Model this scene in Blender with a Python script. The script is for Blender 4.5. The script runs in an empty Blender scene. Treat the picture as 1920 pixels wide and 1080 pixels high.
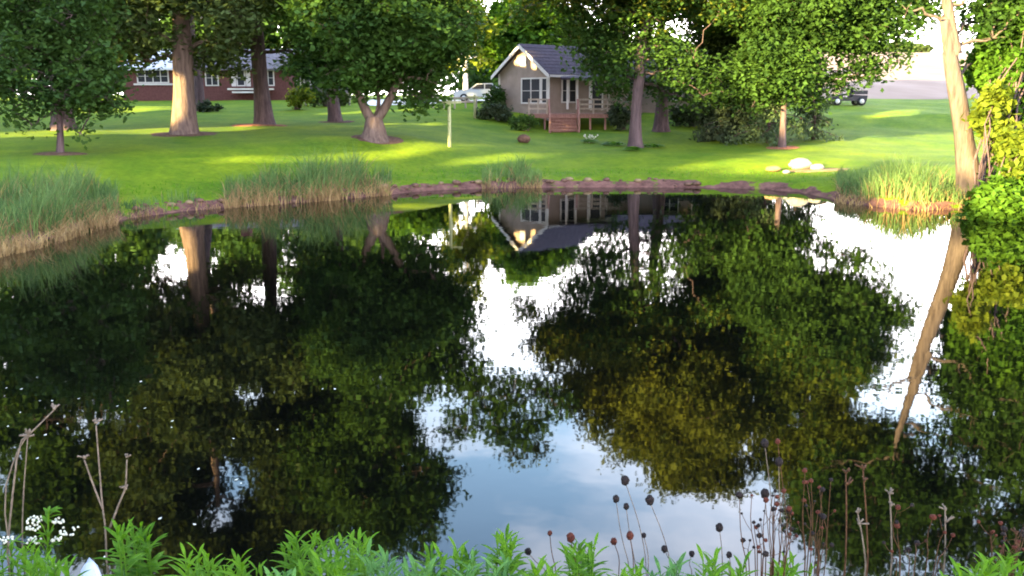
import bpy, math, random
import numpy as np
from mathutils import Vector
random.seed(7); rng = np.random.default_rng(11)
R_ = math.radians
SC = bpy.context.scene; COL = SC.collection

# ---------------------------------------------------------------- camera
CAM_Z = 3.5; PITCH = R_(11.6); FPX = 1732.0
cd = bpy.data.cameras.new('camera'); cam = bpy.data.objects.new('camera', cd); COL.objects.link(cam)
cam.location = (0, 0, CAM_Z); cam.rotation_euler = (math.pi/2 - PITCH, 0, 0)
cd.sensor_width = 36; cd.lens = FPX/1920*36; cd.clip_start = 0.05; cd.clip_end = 5000
SC.camera = cam
# ---------------------------------------------------------------- sky and sun
SUN_EL = R_(10.0); SUN_AZ = R_(44.0)      # light travels towards +x and a little towards +y
TR = Vector((math.cos(SUN_AZ)*math.cos(SUN_EL), math.sin(SUN_AZ)*math.cos(SUN_EL), -math.sin(SUN_EL)))
W = bpy.data.worlds.new('World'); SC.world = W; W.use_nodes = True
nt = W.node_tree; nt.nodes.clear()
out = nt.nodes.new('ShaderNodeOutputWorld'); bg = nt.nodes.new('ShaderNodeBackground')
sky = nt.nodes.new('ShaderNodeTexSky'); sky.sky_type = 'NISHITA'; sky.sun_disc = False
sky.sun_elevation = SUN_EL; sky.air_density = 1.25; sky.dust_density = .4; sky.ozone_density = 3.0
sd = -TR; sky.sun_rotation = math.atan2(sd.x, sd.y)
tc = nt.nodes.new('ShaderNodeTexCoord'); mp = nt.nodes.new('ShaderNodeMapping'); mp.inputs['Scale'].default_value = (1, 1, 2.6)
mp.inputs['Location'].default_value = (1.3, 0.2, 0.4)
ns = nt.nodes.new('ShaderNodeTexNoise'); ns.inputs['Scale'].default_value = 2.2; ns.inputs['Detail'].default_value = 6; ns.inputs['Roughness'].default_value = .55
cr = nt.nodes.new('ShaderNodeValToRGB'); cr.color_ramp.elements[0].position = .50; cr.color_ramp.elements[1].position = .72
cr.color_ramp.elements[0].color = (.03, .03, .03, 1); cr.color_ramp.elements[1].color = (.36, .36, .36, 1)
mx = nt.nodes.new('ShaderNodeMixRGB'); mx.inputs['Color2'].default_value = (11.0, 10.0, 10.0, 1)
L = nt.links.new
L(tc.outputs['Generated'], mp.inputs[0]); L(mp.outputs[0], ns.inputs['Vector']); L(ns.outputs['Fac'], cr.inputs[0])
sx = nt.nodes.new('ShaderNodeSeparateXYZ'); mr = nt.nodes.new('ShaderNodeMapRange'); mr.interpolation_type = 'SMOOTHSTEP'
mr.inputs['From Min'].default_value = .38; mr.inputs['From Max'].default_value = .14; mr.inputs['To Max'].default_value = .85
mxm = nt.nodes.new('ShaderNodeMath'); mxm.operation = 'MAXIMUM'
L(tc.outputs['Generated'], sx.inputs[0]); L(sx.outputs['Z'], mr.inputs['Value']); L(mr.outputs[0], mxm.inputs[0]); L(cr.outputs['Color'], mxm.inputs[1])
L(mxm.outputs[0], mx.inputs['Fac']); L(sky.outputs[0], mx.inputs['Color1']); L(mx.outputs[0], bg.inputs['Color'])
bg.inputs['Strength'].default_value = 0.115; L(bg.outputs[0], out.inputs['Surface'])
sl = bpy.data.lights.new('sun', 'SUN'); sl.energy = 5.0; sl.angle = R_(.5); sl.color = (1.0, .78, .32)
so = bpy.data.objects.new('sun', sl); COL.objects.link(so); so.rotation_euler = TR.to_track_quat('-Z', 'Y').to_euler()
so.location = (-60, -30, 40)
SC.view_settings.view_transform = 'Standard'; SC.view_settings.look = 'None'; SC.view_settings.gamma = 1
SC.view_settings.exposure = 3.9
SC.cycles.max_bounces = 6; SC.cycles.diffuse_bounces = 3; SC.cycles.glossy_bounces = 3; SC.cycles.transmission_bounces = 4
SC.cycles.transparent_max_bounces = 6; SC.cycles.use_denoising = True; SC.cycles.filter_width = 1.9

# ---------------------------------------------------------------- helpers: geometry of the view, used for measuring
def ray(px, py):
    u = (px-960)/FPX; v = -(py-540)/FPX
    return u, math.cos(PITCH)+v*math.sin(PITCH), -math.sin(PITCH)+v*math.cos(PITCH)
def P(px, py, D):
    u, y, z = ray(px, py); t = D/y
    return np.array((u*t, D, CAM_Z+z*t))
def Rf(px, py, D):
    p = P(px, py, D); p[2] = -p[2]; return p

SHORE_PX = [(0, 476), (110, 440), (240, 408), (380, 392), (560, 380), (700, 368), (800, 357), (920, 353), (1060, 351), (1220, 351), (1400, 353),
            (1510, 360), (1580, 380), (1700, 394), (1800, 392), (1870, 394), (1960, 402)]
SHORE = [tuple(P(a, b, 1.0)[:2]*(CAM_Z/(CAM_Z-P(a, b, 1.0)[2]))) for a, b in SHORE_PX]
POLY = np.array([(-17, 4.4), (-15.5, 12)] + SHORE + [(19, 24), (19.5, 16), (17, 9), (12, 6.2), (6, 5.3), (0, 5.0), (-7, 4.9)])
def chaikin(p, n=2):
    for _ in range(n):
        q = np.roll(p, -1, 0); p = np.stack([.75*p+.25*q, .25*p+.75*q], 1).reshape(-1, 2)
    return p
POLY = chaikin(POLY)
def sdist(x, y):
    """signed distance to the shoreline, positive on land"""
    p = np.stack([np.ravel(x), np.ravel(y)], 1).astype(float)
    d = np.full(len(p), 1e9); ins = np.zeros(len(p), bool)
    for i in range(len(POLY)):
        a = POLY[i]; b = POLY[(i+1) % len(POLY)]; ab = b-a
        t = np.clip(((p-a)@ab)/(ab@ab), 0, 1); d = np.minimum(d, np.hypot(*(p-a-t[:, None]*ab).T))
        c = ((a[1] > p[:, 1]) != (b[1] > p[:, 1]))
        with np.errstate(divide='ignore', invalid='ignore'):
            xi = a[0]+(p[:, 1]-a[1])*ab[0]/(ab[1] if ab[1] else 1e-9)
        ins ^= c & (p[:, 0] < xi)
    return np.where(ins, -d, d).reshape(np.shape(x))
def sm(t): t = np.clip(t, 0, 1); return t*t*(3-2*t)
LY = [0, 20, 27, 35, 43, 50, 55, 65, 75, 100, 400]; LZ = [1.9, 1.2, 1.3, 1.45, 1.84, 2.05, 2.15, 2.7, 3.3, 3.5, 5]
RY = [0, 20, 36, 42, 48, 55, 60, 64, 75, 80, 100, 400]; RZ = [1.9, .9, .75, .8, .9, 1.25, 1.6, 2.4, 3.2, 3.4, 3.6, 5]
def H(x, y):
    x = np.asarray(x, float); y = np.asarray(y, float)
    w = sm((x+8)/12)
    z = (1-w)*np.interp(y, LY, LZ) + w*np.interp(y, RY, RZ)
    z = z + np.where(y > 84, sm((x-8)/22)*np.clip(y-84, 0, 190)*0.062, 0)
    z = z + .05*np.sin(x*.45+1)*np.cos(y*.38) + .03*np.sin(x*1.3+y*.9)
    d = sdist(x, y)
    bank = .20*sm(d/.35) + .18*sm(d/1.4)
    k = sm((d-.6)/7.5)
    land = np.where(d > 0, bank*(1-k) + np.maximum(z, .38)*k, -1.2*sm(-d/2.0)-.02)
    return land
def h1(x, y): return float(H(np.array([x]), np.array([y]))[0])
def G(px, py):
    """where the sight line through a photo point meets the ground"""
    u, yy, zz = ray(px, py)
    t = np.arange(18, 150, .25); x = u*t; y = yy*t; z = CAM_Z+zz*t
    hh = H(x, y); i = np.argmax(hh >= z)
    return np.array((x[i], y[i], hh[i]))

# ---------------------------------------------------------------- materials
def new_mat(name):
    m = bpy.data.materials.new(name); m.use_nodes = True; m.node_tree.nodes['Principled BSDF'].inputs['Specular IOR Level'].default_value = .08
    return m, m.node_tree, m.node_tree.nodes['Principled BSDF']
def ramp(nt, stops):
    r = nt.nodes.new('ShaderNodeValToRGB'); e = r.color_ramp.elements
    while len(e) < len(stops): e.new(.5)
    for k, (p, c) in enumerate(stops): e[k].position = p; e[k].color = (*c, 1)
    return r
def noise(nt, scale, detail=4, rough=.55, vec=None, obj=True):
    n = nt.nodes.new('ShaderNodeTexNoise'); n.inputs['Scale'].default_value = scale; n.inputs['Detail'].default_value = detail; n.inputs['Roughness'].default_value = rough
    if vec is None:
        t = nt.nodes.new('ShaderNodeTexCoord' if obj else 'ShaderNodeNewGeometry'); vec = t.outputs['Object' if obj else 'Position']
    nt.links.new(vec, n.inputs['Vector']); return n
def bump(nt, b, src, s=.3, d=.02):
    n = nt.nodes.new('ShaderNodeBump'); n.inputs['Strength'].default_value = s; n.inputs['Distance'].default_value = d
    nt.links.new(src, n.inputs['Height']); nt.links.new(n.outputs[0], b.inputs['Normal'])
def mottled(name, a, b, scale=3, rough=.85, bs=.3, bd=.02, stretch=None):
    m, n, bs_ = new_mat(name); vec = None
    if stretch:
        t = n.nodes.new('ShaderNodeTexCoord'); mpp = n.nodes.new('ShaderNodeMapping'); mpp.inputs['Scale'].default_value = stretch
        n.links.new(t.outputs['Object'], mpp.inputs[0]); vec = mpp.outputs[0]
    nn = noise(n, scale, 5, .6, vec); r = ramp(n, [(.3, a), (.7, b)])
    n.links.new(nn.outputs['Fac'], r.inputs[0]); n.links.new(r.outputs[0], bs_.inputs['Base Color']); bs_.inputs['Roughness'].default_value = rough
    bump(n, bs_, nn.outputs['Fac'], bs, bd); return m
def leafy(name, dark, light, trans=.35, tcol=None, big=.5, rough=.6, fine=None):
    """leaves: the colour wanders over the crown in patches and from leaf to leaf; part of the light passes through"""
    m, n, b = new_mat(name)
    g = n.nodes.new('ShaderNodeNewGeometry')
    nn = noise(n, big, 3, .5, g.outputs['Position'])
    ad = n.nodes.new('ShaderNodeMath'); ad.operation = 'MULTIPLY_ADD'; ad.inputs[1].default_value = .45
    n.links.new(g.outputs['Random Per Island'], ad.inputs[0])
    mu = n.nodes.new('ShaderNodeMath'); mu.operation = 'MULTIPLY_ADD'; mu.inputs[1].default_value = 1.6; mu.inputs[2].default_value = -.52
    n.links.new(nn.outputs['Fac'], mu.inputs[0]); n.links.new(mu.outputs[0], ad.inputs[2])
    r = ramp(n, [(0, dark), (1, light)]); n.links.new(ad.outputs[0], r.inputs[0])
    n.links.new(r.outputs[0], b.inputs['Base Color']); b.inputs['Roughness'].default_value = rough
    t = n.nodes.new('ShaderNodeBsdfTranslucent'); mxx = n.nodes.new('ShaderNodeMixShader'); mxx.inputs[0].default_value = trans
    mc = n.nodes.new('ShaderNodeMixRGB'); mc.blend_type = 'MULTIPLY'; mc.inputs[0].default_value = 1; mc.inputs[2].default_value = (*(tcol or (1.5, 1.35, .5)), 1)
    n.links.new(r.outputs[0], mc.inputs[1]); n.links.new(mc.outputs[0], t.inputs[0])
    n.links.new(b.outputs[0], mxx.inputs[1]); n.links.new(t.outputs[0], mxx.inputs[2])
    n.links.new(mxx.outputs[0], n.nodes['Material Output'].inputs['Surface']); return m
M = {}
M['oak'] = leafy('oak leaves', (.014, .033, .010), (.050, .098, .022))
M['maple'] = leafy('maple leaves', (.012, .031, .008), (.048, .096, .018))
M['sun_tinted'] = leafy('amber green leaves', (.018, .034, .008), (.135, .145, .018))  # low sun on the upper crown, painted into the leaf colour
M['olive'] = leafy('olive leaves', (.013, .034, .007), (.105, .125, .015))  # yellow sunlight on the linden top, mixed into the leaf colour
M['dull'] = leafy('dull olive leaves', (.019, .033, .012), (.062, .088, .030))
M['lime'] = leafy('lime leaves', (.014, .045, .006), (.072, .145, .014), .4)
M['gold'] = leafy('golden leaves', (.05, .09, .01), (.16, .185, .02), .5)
M['spruce'] = leafy('needles', (.022, .042, .022), (.062, .090, .042), .15)
M['darkbush'] = leafy('dark bush leaves', (.020, .030, .020), (.050, .070, .035), .2)
M['reed'] = leafy('reed blades', (.030, .065, .026), (.13, .20, .060), .3, (1.2, 1.2, .6), 1.2)
M['straw'] = leafy('dry blades', (.11, .06, .035), (.36, .25, .11), .3, (1.1, 1, .8), 1.5)
M['weed'] = leafy('weed leaves', (.024, .080, .005), (.105, .215, .012), .4, (1.3, 1.3, .45), 3.0, .5)
M['weedblue'] = leafy('blue green leaves', (.028, .085, .022), (.09, .19, .045), .3, (1.2, 1.2, .7), 3.0, .5)
M['stalk'] = mottled('dry stalk', (.06, .045, .036), (.15, .115, .09), 30)
M['redstalk'] = mottled('russet stalk', (.03, .014, .009), (.08, .038, .020), 30)
M['seed'] = mottled('seed head', (.006, .005, .007), (.022, .016, .014), 200, .9, .8, .003)
M['redseed'] = mottled('rusty seed head', (.030, .008, .007), (.085, .026, .016), 200, .9, .8, .003)
M['petal'] = mottled('white petals', (.34, .33, .27), (.46, .45, .39), 40)
M['bark'] = mottled('bark', (.040, .027, .030), (.105, .072, .076), 2.5, .95, 1.0, .10, (3, 3, .5))
M['palebark'] = mottled('pale bark', (.060, .040, .036), (.150, .105, .088), 2.5, .95, 1.0, .08, (3, 3, .5))
M['greybark'] = mottled('grey brown bark', (.042, .031, .029), (.105, .080, .071), 3, .95, 1.0, .06, (3, 3, .45))
M['mulch'] = mottled('mulch', (.05, .028, .022), (.13, .075, .055), 6, .95, 1, .05)
M['redmulch'] = mottled('red mulch', (.12, .045, .03), (.26, .11, .07), 6, .95, 1, .05)
M['siding'] = mottled('siding', (.20, .150, .125), (.265, .20, .168), 1.5, .8, .1, .01)
M['trim'] = mottled('white trim', (.42, .38, .36), (.52, .48, .46), 4, .6, .05, .005)
M['shingle'] = mottled('shingles', (.034, .026, .036), (.066, .052, .066), 5, .9, .6, .03)
M['brick'] = mottled('red brick', (.075, .030, .028), (.12, .052, .048), 6, .9, .4, .02)
M['paleroof'] = mottled('pale roof', (.36, .35, .37), (.46, .45, .47), 2, .7, .1, .01)
M['greyroof'] = mottled('grey roof', (.09, .08, .09), (.15, .13, .14), 5, .9, .4, .02)
M['deck'] = mottled('reddish deck wood', (.15, .075, .065), (.27, .15, .13), 3, .8, .3, .01, (6, 1, 1))
M['palewood'] = mottled('weathered rail wood', (.22, .17, .15), (.34, .28, .24), 3, .8, .3, .01, (6, 1, 1))
M['greenwood'] = mottled('mossy post wood', (.20, .21, .11), (.34, .34, .19), 3, .85, .3, .01, (6, 6, 1))
M['black'] = mottled('black rubber', (.012, .012, .014), (.03, .03, .032), 10, .8)
M['blackpaint'] = mottled('dark paint', (.015, .014, .018), (.03, .028, .034), 2, .35)
M['carwhite'] = mottled('white car paint', (.40, .40, .41), (.46, .46, .47), 1, .3, 0, 0)
M['steel'] = mottled('metal', (.35, .35, .36), (.5, .5, .5), 5, .4)
M['tan'] = mottled('tan boards', (.42, .28, .17), (.55, .40, .26), 2, .8)
M['rustroof'] = mottled('rust coloured roof', (.30, .15, .08), (.42, .24, .13), 2, .8)
M['stone'] = mottled('pale stone', (.15, .13, .11), (.26, .235, .20), 4, .85, .8, .05)
M['bluestone'] = mottled('blue grey stone', (.22, .25, .33), (.36, .40, .50), 6, .85, .8, .03)
M['sand'] = mottled('sandy soil', (.11, .075, .04), (.19, .135, .08), 3, .95, .6, .03)
M['concrete'] = mottled('pale gravel', (.50, .46, .42), (.66, .62, .57), 2, .9, .2, .01)
M['wheat'] = mottled('ripe field', (.175, .115, .088), (.235, .165, .132), .15, .95, .2, .05, (1, .2, 1))
M['fleck'] = mottled('bleached petals', (.35, .34, .28), (.5, .48, .42), 30)
gm, n, b = new_mat('dark glass'); b.inputs['Base Color'].default_value = (.03, .03, .035, 1); b.inputs['Roughness'].default_value = .25; b.inputs['IOR'].default_value = 1.2; M['glass'] = gm
# lawn with a bare muddy margin
m, n, b = new_mat('lawn and mud'); M['ground'] = m
g = n.nodes.new('ShaderNodeNewGeometry')
n1 = noise(n, .45, 6, .7, g.outputs['Position']); n2 = noise(n, 5.0, 4, .7, g.outputs['Position'])
r1 = ramp(n, [(.30, (.042, .100, .006)), (.70, (.135, .185, .008))]); n.links.new(n1.outputs['Fac'], r1.inputs[0])
r2 = ramp(n, [(.3, (.72, .72, .72)), (.7, (1.15, 1.12, 1.0))]); n.links.new(n2.outputs['Fac'], r2.inputs[0])
mc = n.nodes.new('ShaderNodeMixRGB'); mc.blend_type = 'MULTIPLY'; mc.inputs[0].default_value = 1
n.links.new(r1.outputs[0], mc.inputs[1]); n.links.new(r2.outputs[0], mc.inputs[2])
at = n.nodes.new('ShaderNodeAttribute'); at.attribute_name = 'mud'
n3 = noise(n, 2.2, 5, .7, g.outputs['Position']); r3 = ramp(n, [(.3, (.040, .018, .016)), (.72, (.165, .082, .066))]); n.links.new(n3.outputs['Fac'], r3.inputs[0])
ad = n.nodes.new('ShaderNodeMath'); ad.operation = 'ADD'; n.links.new(at.outputs['Fac'], ad.inputs[0])
n4 = noise(n, 1.6, 4, .6, g.outputs['Position']); n.links.new(n4.outputs['Fac'], ad.inputs[1])
r4 = ramp(n, [(.92, (0, 0, 0)), (1.0, (1, 1, 1))]); n.links.new(ad.outputs[0], r4.inputs[0])
mm = n.nodes.new('ShaderNodeMixRGB'); n.links.new(r4.outputs[0], mm.inputs[0]); n.links.new(mc.outputs[0], mm.inputs[1]); n.links.new(r3.outputs[0], mm.inputs[2])
n.links.new(mm.outputs[0], b.inputs['Base Color']); b.inputs['Roughness'].default_value = .9; bump(n, b, n2.outputs['Fac'], .6, .08)
# still pond water: a dark body under a mirror surface with faint ripples
m, n, b = new_mat('pond water'); M['water'] = m
b.inputs['Base Color'].default_value = (.0012, .0013, .0010, 1); b.inputs['Roughness'].default_value = .02; b.inputs['Specular IOR Level'].default_value = .5; b.inputs['IOR'].default_value = 1.40
g = n.nodes.new('ShaderNodeNewGeometry'); nn = noise(n, 1.3, 3, .5, g.outputs['Position']); bump(n, b, nn.outputs['Fac'], .035, .05)

# ---------------------------------------------------------------- mesh building
ORG = {}
def link(o, parent=None):
    COL.objects.link(o)
    if parent is not None: o.parent = parent
    return o
def tag(o, label=None, cat=None, group=None, kind=None):
    for k, v in (('label', label), ('category', cat), ('group', group), ('kind', kind)):
        if v: o[k] = v
    return o
def thing(name, label, cat, loc=(0, 0, 0), group=None):
    o = bpy.data.objects.new(name, None); o.location = loc; o.empty_display_size = .2; link(o); ORG[o.name] = np.array(loc, float)
    return tag(o, label, cat, group)
class MB:
    def __init__(s): s.v = []; s.f = []; s.n = 0; s.sm = []
    def add(s, v, f, smooth=False):
        v = np.asarray(v, float); s.v.append(v)
        for q in f: s.f.append(tuple(int(i)+s.n for i in q)); s.sm.append(smooth)
        s.n += len(v)
    def box(s, c, d, rz=0, ax=None):
        x, y, z = (a/2 for a in d)
        v = np.array([(-x, -y, -z), (x, -y, -z), (x, y, -z), (-x, y, -z), (-x, -y, z), (x, -y, z), (x, y, z), (-x, y, z)])
        if rz: cc, ss = math.cos(rz), math.sin(rz); v = np.stack([v[:, 0]*cc-v[:, 1]*ss, v[:, 0]*ss+v[:, 1]*cc, v[:, 2]], 1)
        s.add(v+np.array(c), [(0, 3, 2, 1), (4, 5, 6, 7), (0, 1, 5, 4), (1, 2, 6, 5), (2, 3, 7, 6), (3, 0, 4, 7)])
    def prism(s, pts, off):
        """polygon of 3-D points extruded by a vector"""
        p = np.array(pts, float); k = len(p); v = np.vstack([p, p+np.array(off, float)])
        s.add(v, [tuple(range(k))[::-1], tuple(range(k, 2*k))] + [(i, (i+1) % k, k+(i+1) % k, k+i) for i in range(k)])
    def tube(s, pts, rad, seg=8, rough=0.0, cap=True):
        pts = np.array(pts, float); k = len(pts); rad = np.broadcast_to(np.asarray(rad, float), (k,))
        V = []; 
        t0 = pts[1]-pts[0]; t0 /= np.linalg.norm(t0)+1e-9; up = np.array((0, 1., 0)) if abs(t0[1]) < .9 else np.array((1., 0, 0))
        a = np.cross(t0, up); a /= np.linalg.norm(a)
        for i in range(k):
            t = pts[min(i+1, k-1)]-pts[max(i-1, 0)]; t /= np.linalg.norm(t)+1e-9
            a = a-t*(a@t); a /= np.linalg.norm(a)+1e-9; b = np.cross(t, a)
            for j in range(seg):
                w = 2*math.pi*j/seg; rr = rad[i]*(1+rough*(.55*math.sin(3*w+i*.3)+.45*math.sin(5*w+1.3+i*.17)))
                V.append(pts[i]+rr*(math.cos(w)*a+math.sin(w)*b))
        F = [(i*seg+j, i*seg+(j+1) % seg, (i+1)*seg+(j+1) % seg, (i+1)*seg+j) for i in range(k-1) for j in range(seg)]
        if cap: F += [tuple(range(seg))[::-1], tuple(range((k-1)*seg, k*seg))]
        s.add(V, F, True)
    def ball(s, c, r, seg=8, rings=5, jit=0):
        r = np.broadcast_to(np.asarray(r, float), (3,)); V = [(0, 0, -1)]
        for i in range(1, rings):
            p = math.pi*i/rings
            for j in range(seg):
                w = 2*math.pi*j/seg; V.append((math.sin(p)*math.cos(w), math.sin(p)*math.sin(w), -math.cos(p)))
        V.append((0, 0, 1)); V = np.array(V)
        if jit: V = V*(1+rng.uniform(-jit, jit, (len(V), 1)))
        F = [(0, 1+(j+1) % seg, 1+j) for j in range(seg)]
        for i in range(rings-2):
            F += [(1+i*seg+j, 1+i*seg+(j+1) % seg, 1+(i+1)*seg+(j+1) % seg, 1+(i+1)*seg+j) for j in range(seg)]
        e = len(V)-1; F += [(e, 1+(rings-2)*seg+j, 1+(rings-2)*seg+(j+1) % seg) for j in range(seg)]
        s.add(V*r+np.array(c), F, True)
    def build(s, name, mat, parent=None):
        v = np.vstack(s.v); org = ORG.get(parent.name, np.zeros(3)) if parent is not None else np.zeros(3)
        me = bpy.data.meshes.new(name); me.from_pydata((v-org).tolist(), [], s.f); me.polygons.foreach_set('use_smooth', s.sm); me.update()
        me.materials.append(M[mat]); o = bpy.data.objects.new(name, me); link(o, parent); ORG[o.name] = org; return o
def quads(name, V, mat, parent=None, org=None, k=4):
    """V: (n, k, 3) faces with k corners each"""
    n_ = len(V); me = bpy.data.meshes.new(name); org = (ORG.get(parent.name) if parent is not None else np.zeros(3)) if org is None else org
    co = (V.reshape(-1, 3)-org).astype(np.float32)
    me.vertices.add(n_*k); me.vertices.foreach_set('co', co.ravel())
    me.loops.add(n_*k); me.loops.foreach_set('vertex_index', np.arange(n_*k, dtype=np.int32))
    me.polygons.add(n_); me.polygons.foreach_set('loop_start', np.arange(0, n_*k, k, dtype=np.int32))
    me.update(calc_edges=True); me.validate(); me.materials.append(M[mat])
    o = bpy.data.objects.new(name, me); link(o, parent); ORG[o.name] = org; return o
def unit(n_):
    v = rng.normal(size=(n_, 3)); return v/np.linalg.norm(v, axis=1, keepdims=True)
def leaf_faces(c, size, flat=.5, elong=1.7, droop=0):
    n_ = len(c); nrm = unit(n_); nrm[:, 2] += flat*np.sign(nrm[:, 2]); nrm /= np.linalg.norm(nrm, axis=1, keepdims=True)
    a = np.cross(nrm, unit(n_)); a /= np.linalg.norm(a, axis=1, keepdims=True)+1e-9
    if droop: a[:, 2] -= droop; a /= np.linalg.norm(a, axis=1, keepdims=True)
    b = np.cross(nrm, a); s = (size*rng.uniform(.6, 1.35, n_))[:, None]
    a = a*s*elong/2; b = b*s/2
    return np.stack([c-a, c+b-.15*a, c+a, c-b-.15*a], 1)

# ---------------------------------------------------------------- gaps cut in the foliage so the low sun reaches chosen streaks and patches
TRN = np.array(TR)
def inpoly(x, y, poly):
    ins = np.zeros(len(x), bool); k = len(poly)
    for i in range(k):
        a = poly[i]; b = poly[(i+1) % k]; c = (a[1] > y) != (b[1] > y)
        ins ^= c & (x < a[0]+(y-a[1])*(b[0]-a[0])/((b[1]-a[1]) or 1e-9))
    return ins
GAPS = [[(-10, 245), (330, 240), (470, 236), (470, 243), (330, 249), (-10, 259)],
        [(330, 298), (560, 296), (760, 281), (900, 262), (890, 272), (760, 297), (560, 303), (330, 304)],
        [(860, 300), (1000, 288), (1010, 300), (860, 312)],
        [(1290, 308), (1600, 292), (1600, 322), (1420, 326)],
        [(1640, 212), (1720, 205), (1730, 216), (1640, 222)],
        [(720, 232), (840, 229), (840, 234), (720, 238)],
        [(120, 205), (320, 200), (320, 208), (120, 214)]]
GAPS = [[G(*p)[:2] for p in g] for g in GAPS]
GB = [(min(p[0] for p in g), max(p[0] for p in g)) for g in GAPS]
# (plane x, y range, z range): patches of trunk, gable and crown that the sun reaches
def patch(px0, px1, py0, py1, D, w=.4):
    a = P(px0, py1, D); b_ = P(px1, py0, D); return ((a[0]+b_[0])/2, D-w, D+w, a[2], b_[2])
WALLS = [(-15.1, 43.1, 44.4, 2.3, 4.4), patch(945, 985, 85, 122, 63.5, 2.0), patch(545, 575, 160, 205, 60, .8), patch(850, 900, -60, 130, 70, 2.5),
         patch(1600, 1780, 345, 396, 29.5, 1.5), patch(1835, 1950, 140, 400, 26.4, 1.1), (9.6, 26.6, 29.0, 6.3, 8.3)]
_gx = np.arange(-60, 60, .5); _gy = np.arange(0, 110, .5); _H = H(*np.meshgrid(_gx, _gy))
def Hq(x, y): return _H[np.clip(((y)/.5).astype(int), 0, len(_gy)-1), np.clip(((x+60)/.5).astype(int), 0, len(_gx)-1)]
def keep(p):
    k = np.ones(len(p), bool)
    zt = 1.6
    for _ in range(4):
        t = (p[:, 2]-zt)/-TRN[2]; gx = p[:, 0]+TRN[0]*t; gy = p[:, 1]+TRN[1]*t; zt = .4*zt+.6*Hq(gx, gy)
    t = (p[:, 2]-zt)/-TRN[2]; gx = p[:, 0]+TRN[0]*t; gy = p[:, 1]+TRN[1]*t
    for g in GAPS: k &= ~((t > 0) & inpoly(gx, gy, g))
    for (X, y0, y1, z0, z1) in WALLS:
        t = (X-p[:, 0])/TRN[0]; yy = p[:, 1]+TRN[1]*t; zz = p[:, 2]+TRN[2]*t
        k &= ~((t > 3.5) & (yy > y0) & (yy < y1) & (zz > z0) & (zz < z1))
    return k

# ================================================================ the setting
def axis(lo, hi, step, far):
    a = list(np.arange(lo, hi+1e-6, step)); d = step
    while a[-1] < far: d *= 1.25; a.append(a[-1]+d)
    d = step
    while a[0] > -far: d *= 1.25; a.insert(0, a[0]-d)
    return np.array(a)
gx = axis(-34, 34, .42, 1600); gy = axis(-2, 88, .42, 1600); gy = gy[gy > -300]
X, Y = np.meshgrid(gx, gy); Z = H(X, Y); nx, ny = len(gx), len(gy)
me = bpy.data.meshes.new('ground'); V = np.stack([X, Y, Z], -1).reshape(-1, 3)
idx = np.arange(nx*ny).reshape(ny, nx); F = np.stack([idx[:-1, :-1], idx[:-1, 1:], idx[1:, 1:], idx[1:, :-1]], -1).reshape(-1, 4)
me.from_pydata(V.tolist(), [], F.tolist()); me.polygons.foreach_set('use_smooth', [True]*len(F))
d = sdist(X, Y).ravel(); wm = .60*(1-sm((d-.25)/(.75+.35*np.sin(X.ravel()*1.7)*np.sin(X.ravel()*.61+Y.ravel())))); me.attributes.new('mud', 'FLOAT', 'POINT').data.foreach_set('value', wm.astype(np.float32))
me.materials.append(M['ground']); tag(link(bpy.data.objects.new('ground', me)), kind='structure')
mb = MB(); mb.add([(-30, 2, 0), (30, 2, 0), (30, 45, 0), (-30, 45, 0)], [(0, 1, 2, 3)]); tag(mb.build('water', 'water'), kind='structure')
def sheet(name, mat, poly, lift, step, kind='structure', grow=0):
    """a sheet that follows the ground inside a polygon"""
    poly = np.array(poly); x = np.arange(poly[:, 0].min(), poly[:, 0].max(), step); y = np.arange(poly[:, 1].min(), poly[:, 1].max(), step)
    XX, YY = np.meshgrid(x, y); C = np.stack([XX.ravel()+step/2, YY.ravel()+step/2], 1); C = C[inpoly(C[:, 0], C[:, 1], [tuple(p) for p in poly])]
    off = np.array([(-.5, -.5), (.5, -.5), (.5, .5), (-.5, .5)])*step; q = C[:, None, :]+off
    z = H(q[..., 0], q[..., 1])+lift+grow*np.clip(q[..., 1]-84, 0, 60); o = quads(name, np.concatenate([q, z[..., None]], 2), mat); return tag(o, kind=kind)
sheet('field', 'wheat', [(26, 86), (34, 84), (150, 84), (190, 290), (20, 290)], .03, 2.0, grow=.004)
sheet('driveway', 'concrete', [(-11, 70), (-9.5, 69), (-3, 73.5), (-1.5, 78), (-1.5, 82), (-6, 80), (-12, 80)], .03, .3)

def blob_poly(cx, cy, rx, ry, k=22, j=.13):
    r = 1+rng.uniform(-j, j, k); return [(cx+rx*r[i]*math.cos(2*math.pi*i/k), cy+ry*r[i]*math.sin(2*math.pi*i/k)) for i in range(k)]
def bed(name, mat, cx, cy, rx, ry, lift=.05):
    pts = blob_poly(cx, cy, rx, ry); k = len(pts); v = [(x, y, h1(x, y)-.03) for x, y in pts]
    v += [(cx+(x-cx)*.8, cy+(y-cy)*.8, h1(cx+(x-cx)*.8, cy+(y-cy)*.8)+lift) for x, y in pts]; v.append((cx, cy, h1(cx, cy)+lift*1.6))
    m_ = MB(); m_.add(v, [(i, (i+1) % k, k+(i+1) % k, k+i) for i in range(k)] + [(k+i, k+(i+1) % k, 2*k) for i in range(k)], True)
    return tag(m_.build(name, mat), kind='structure')

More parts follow.
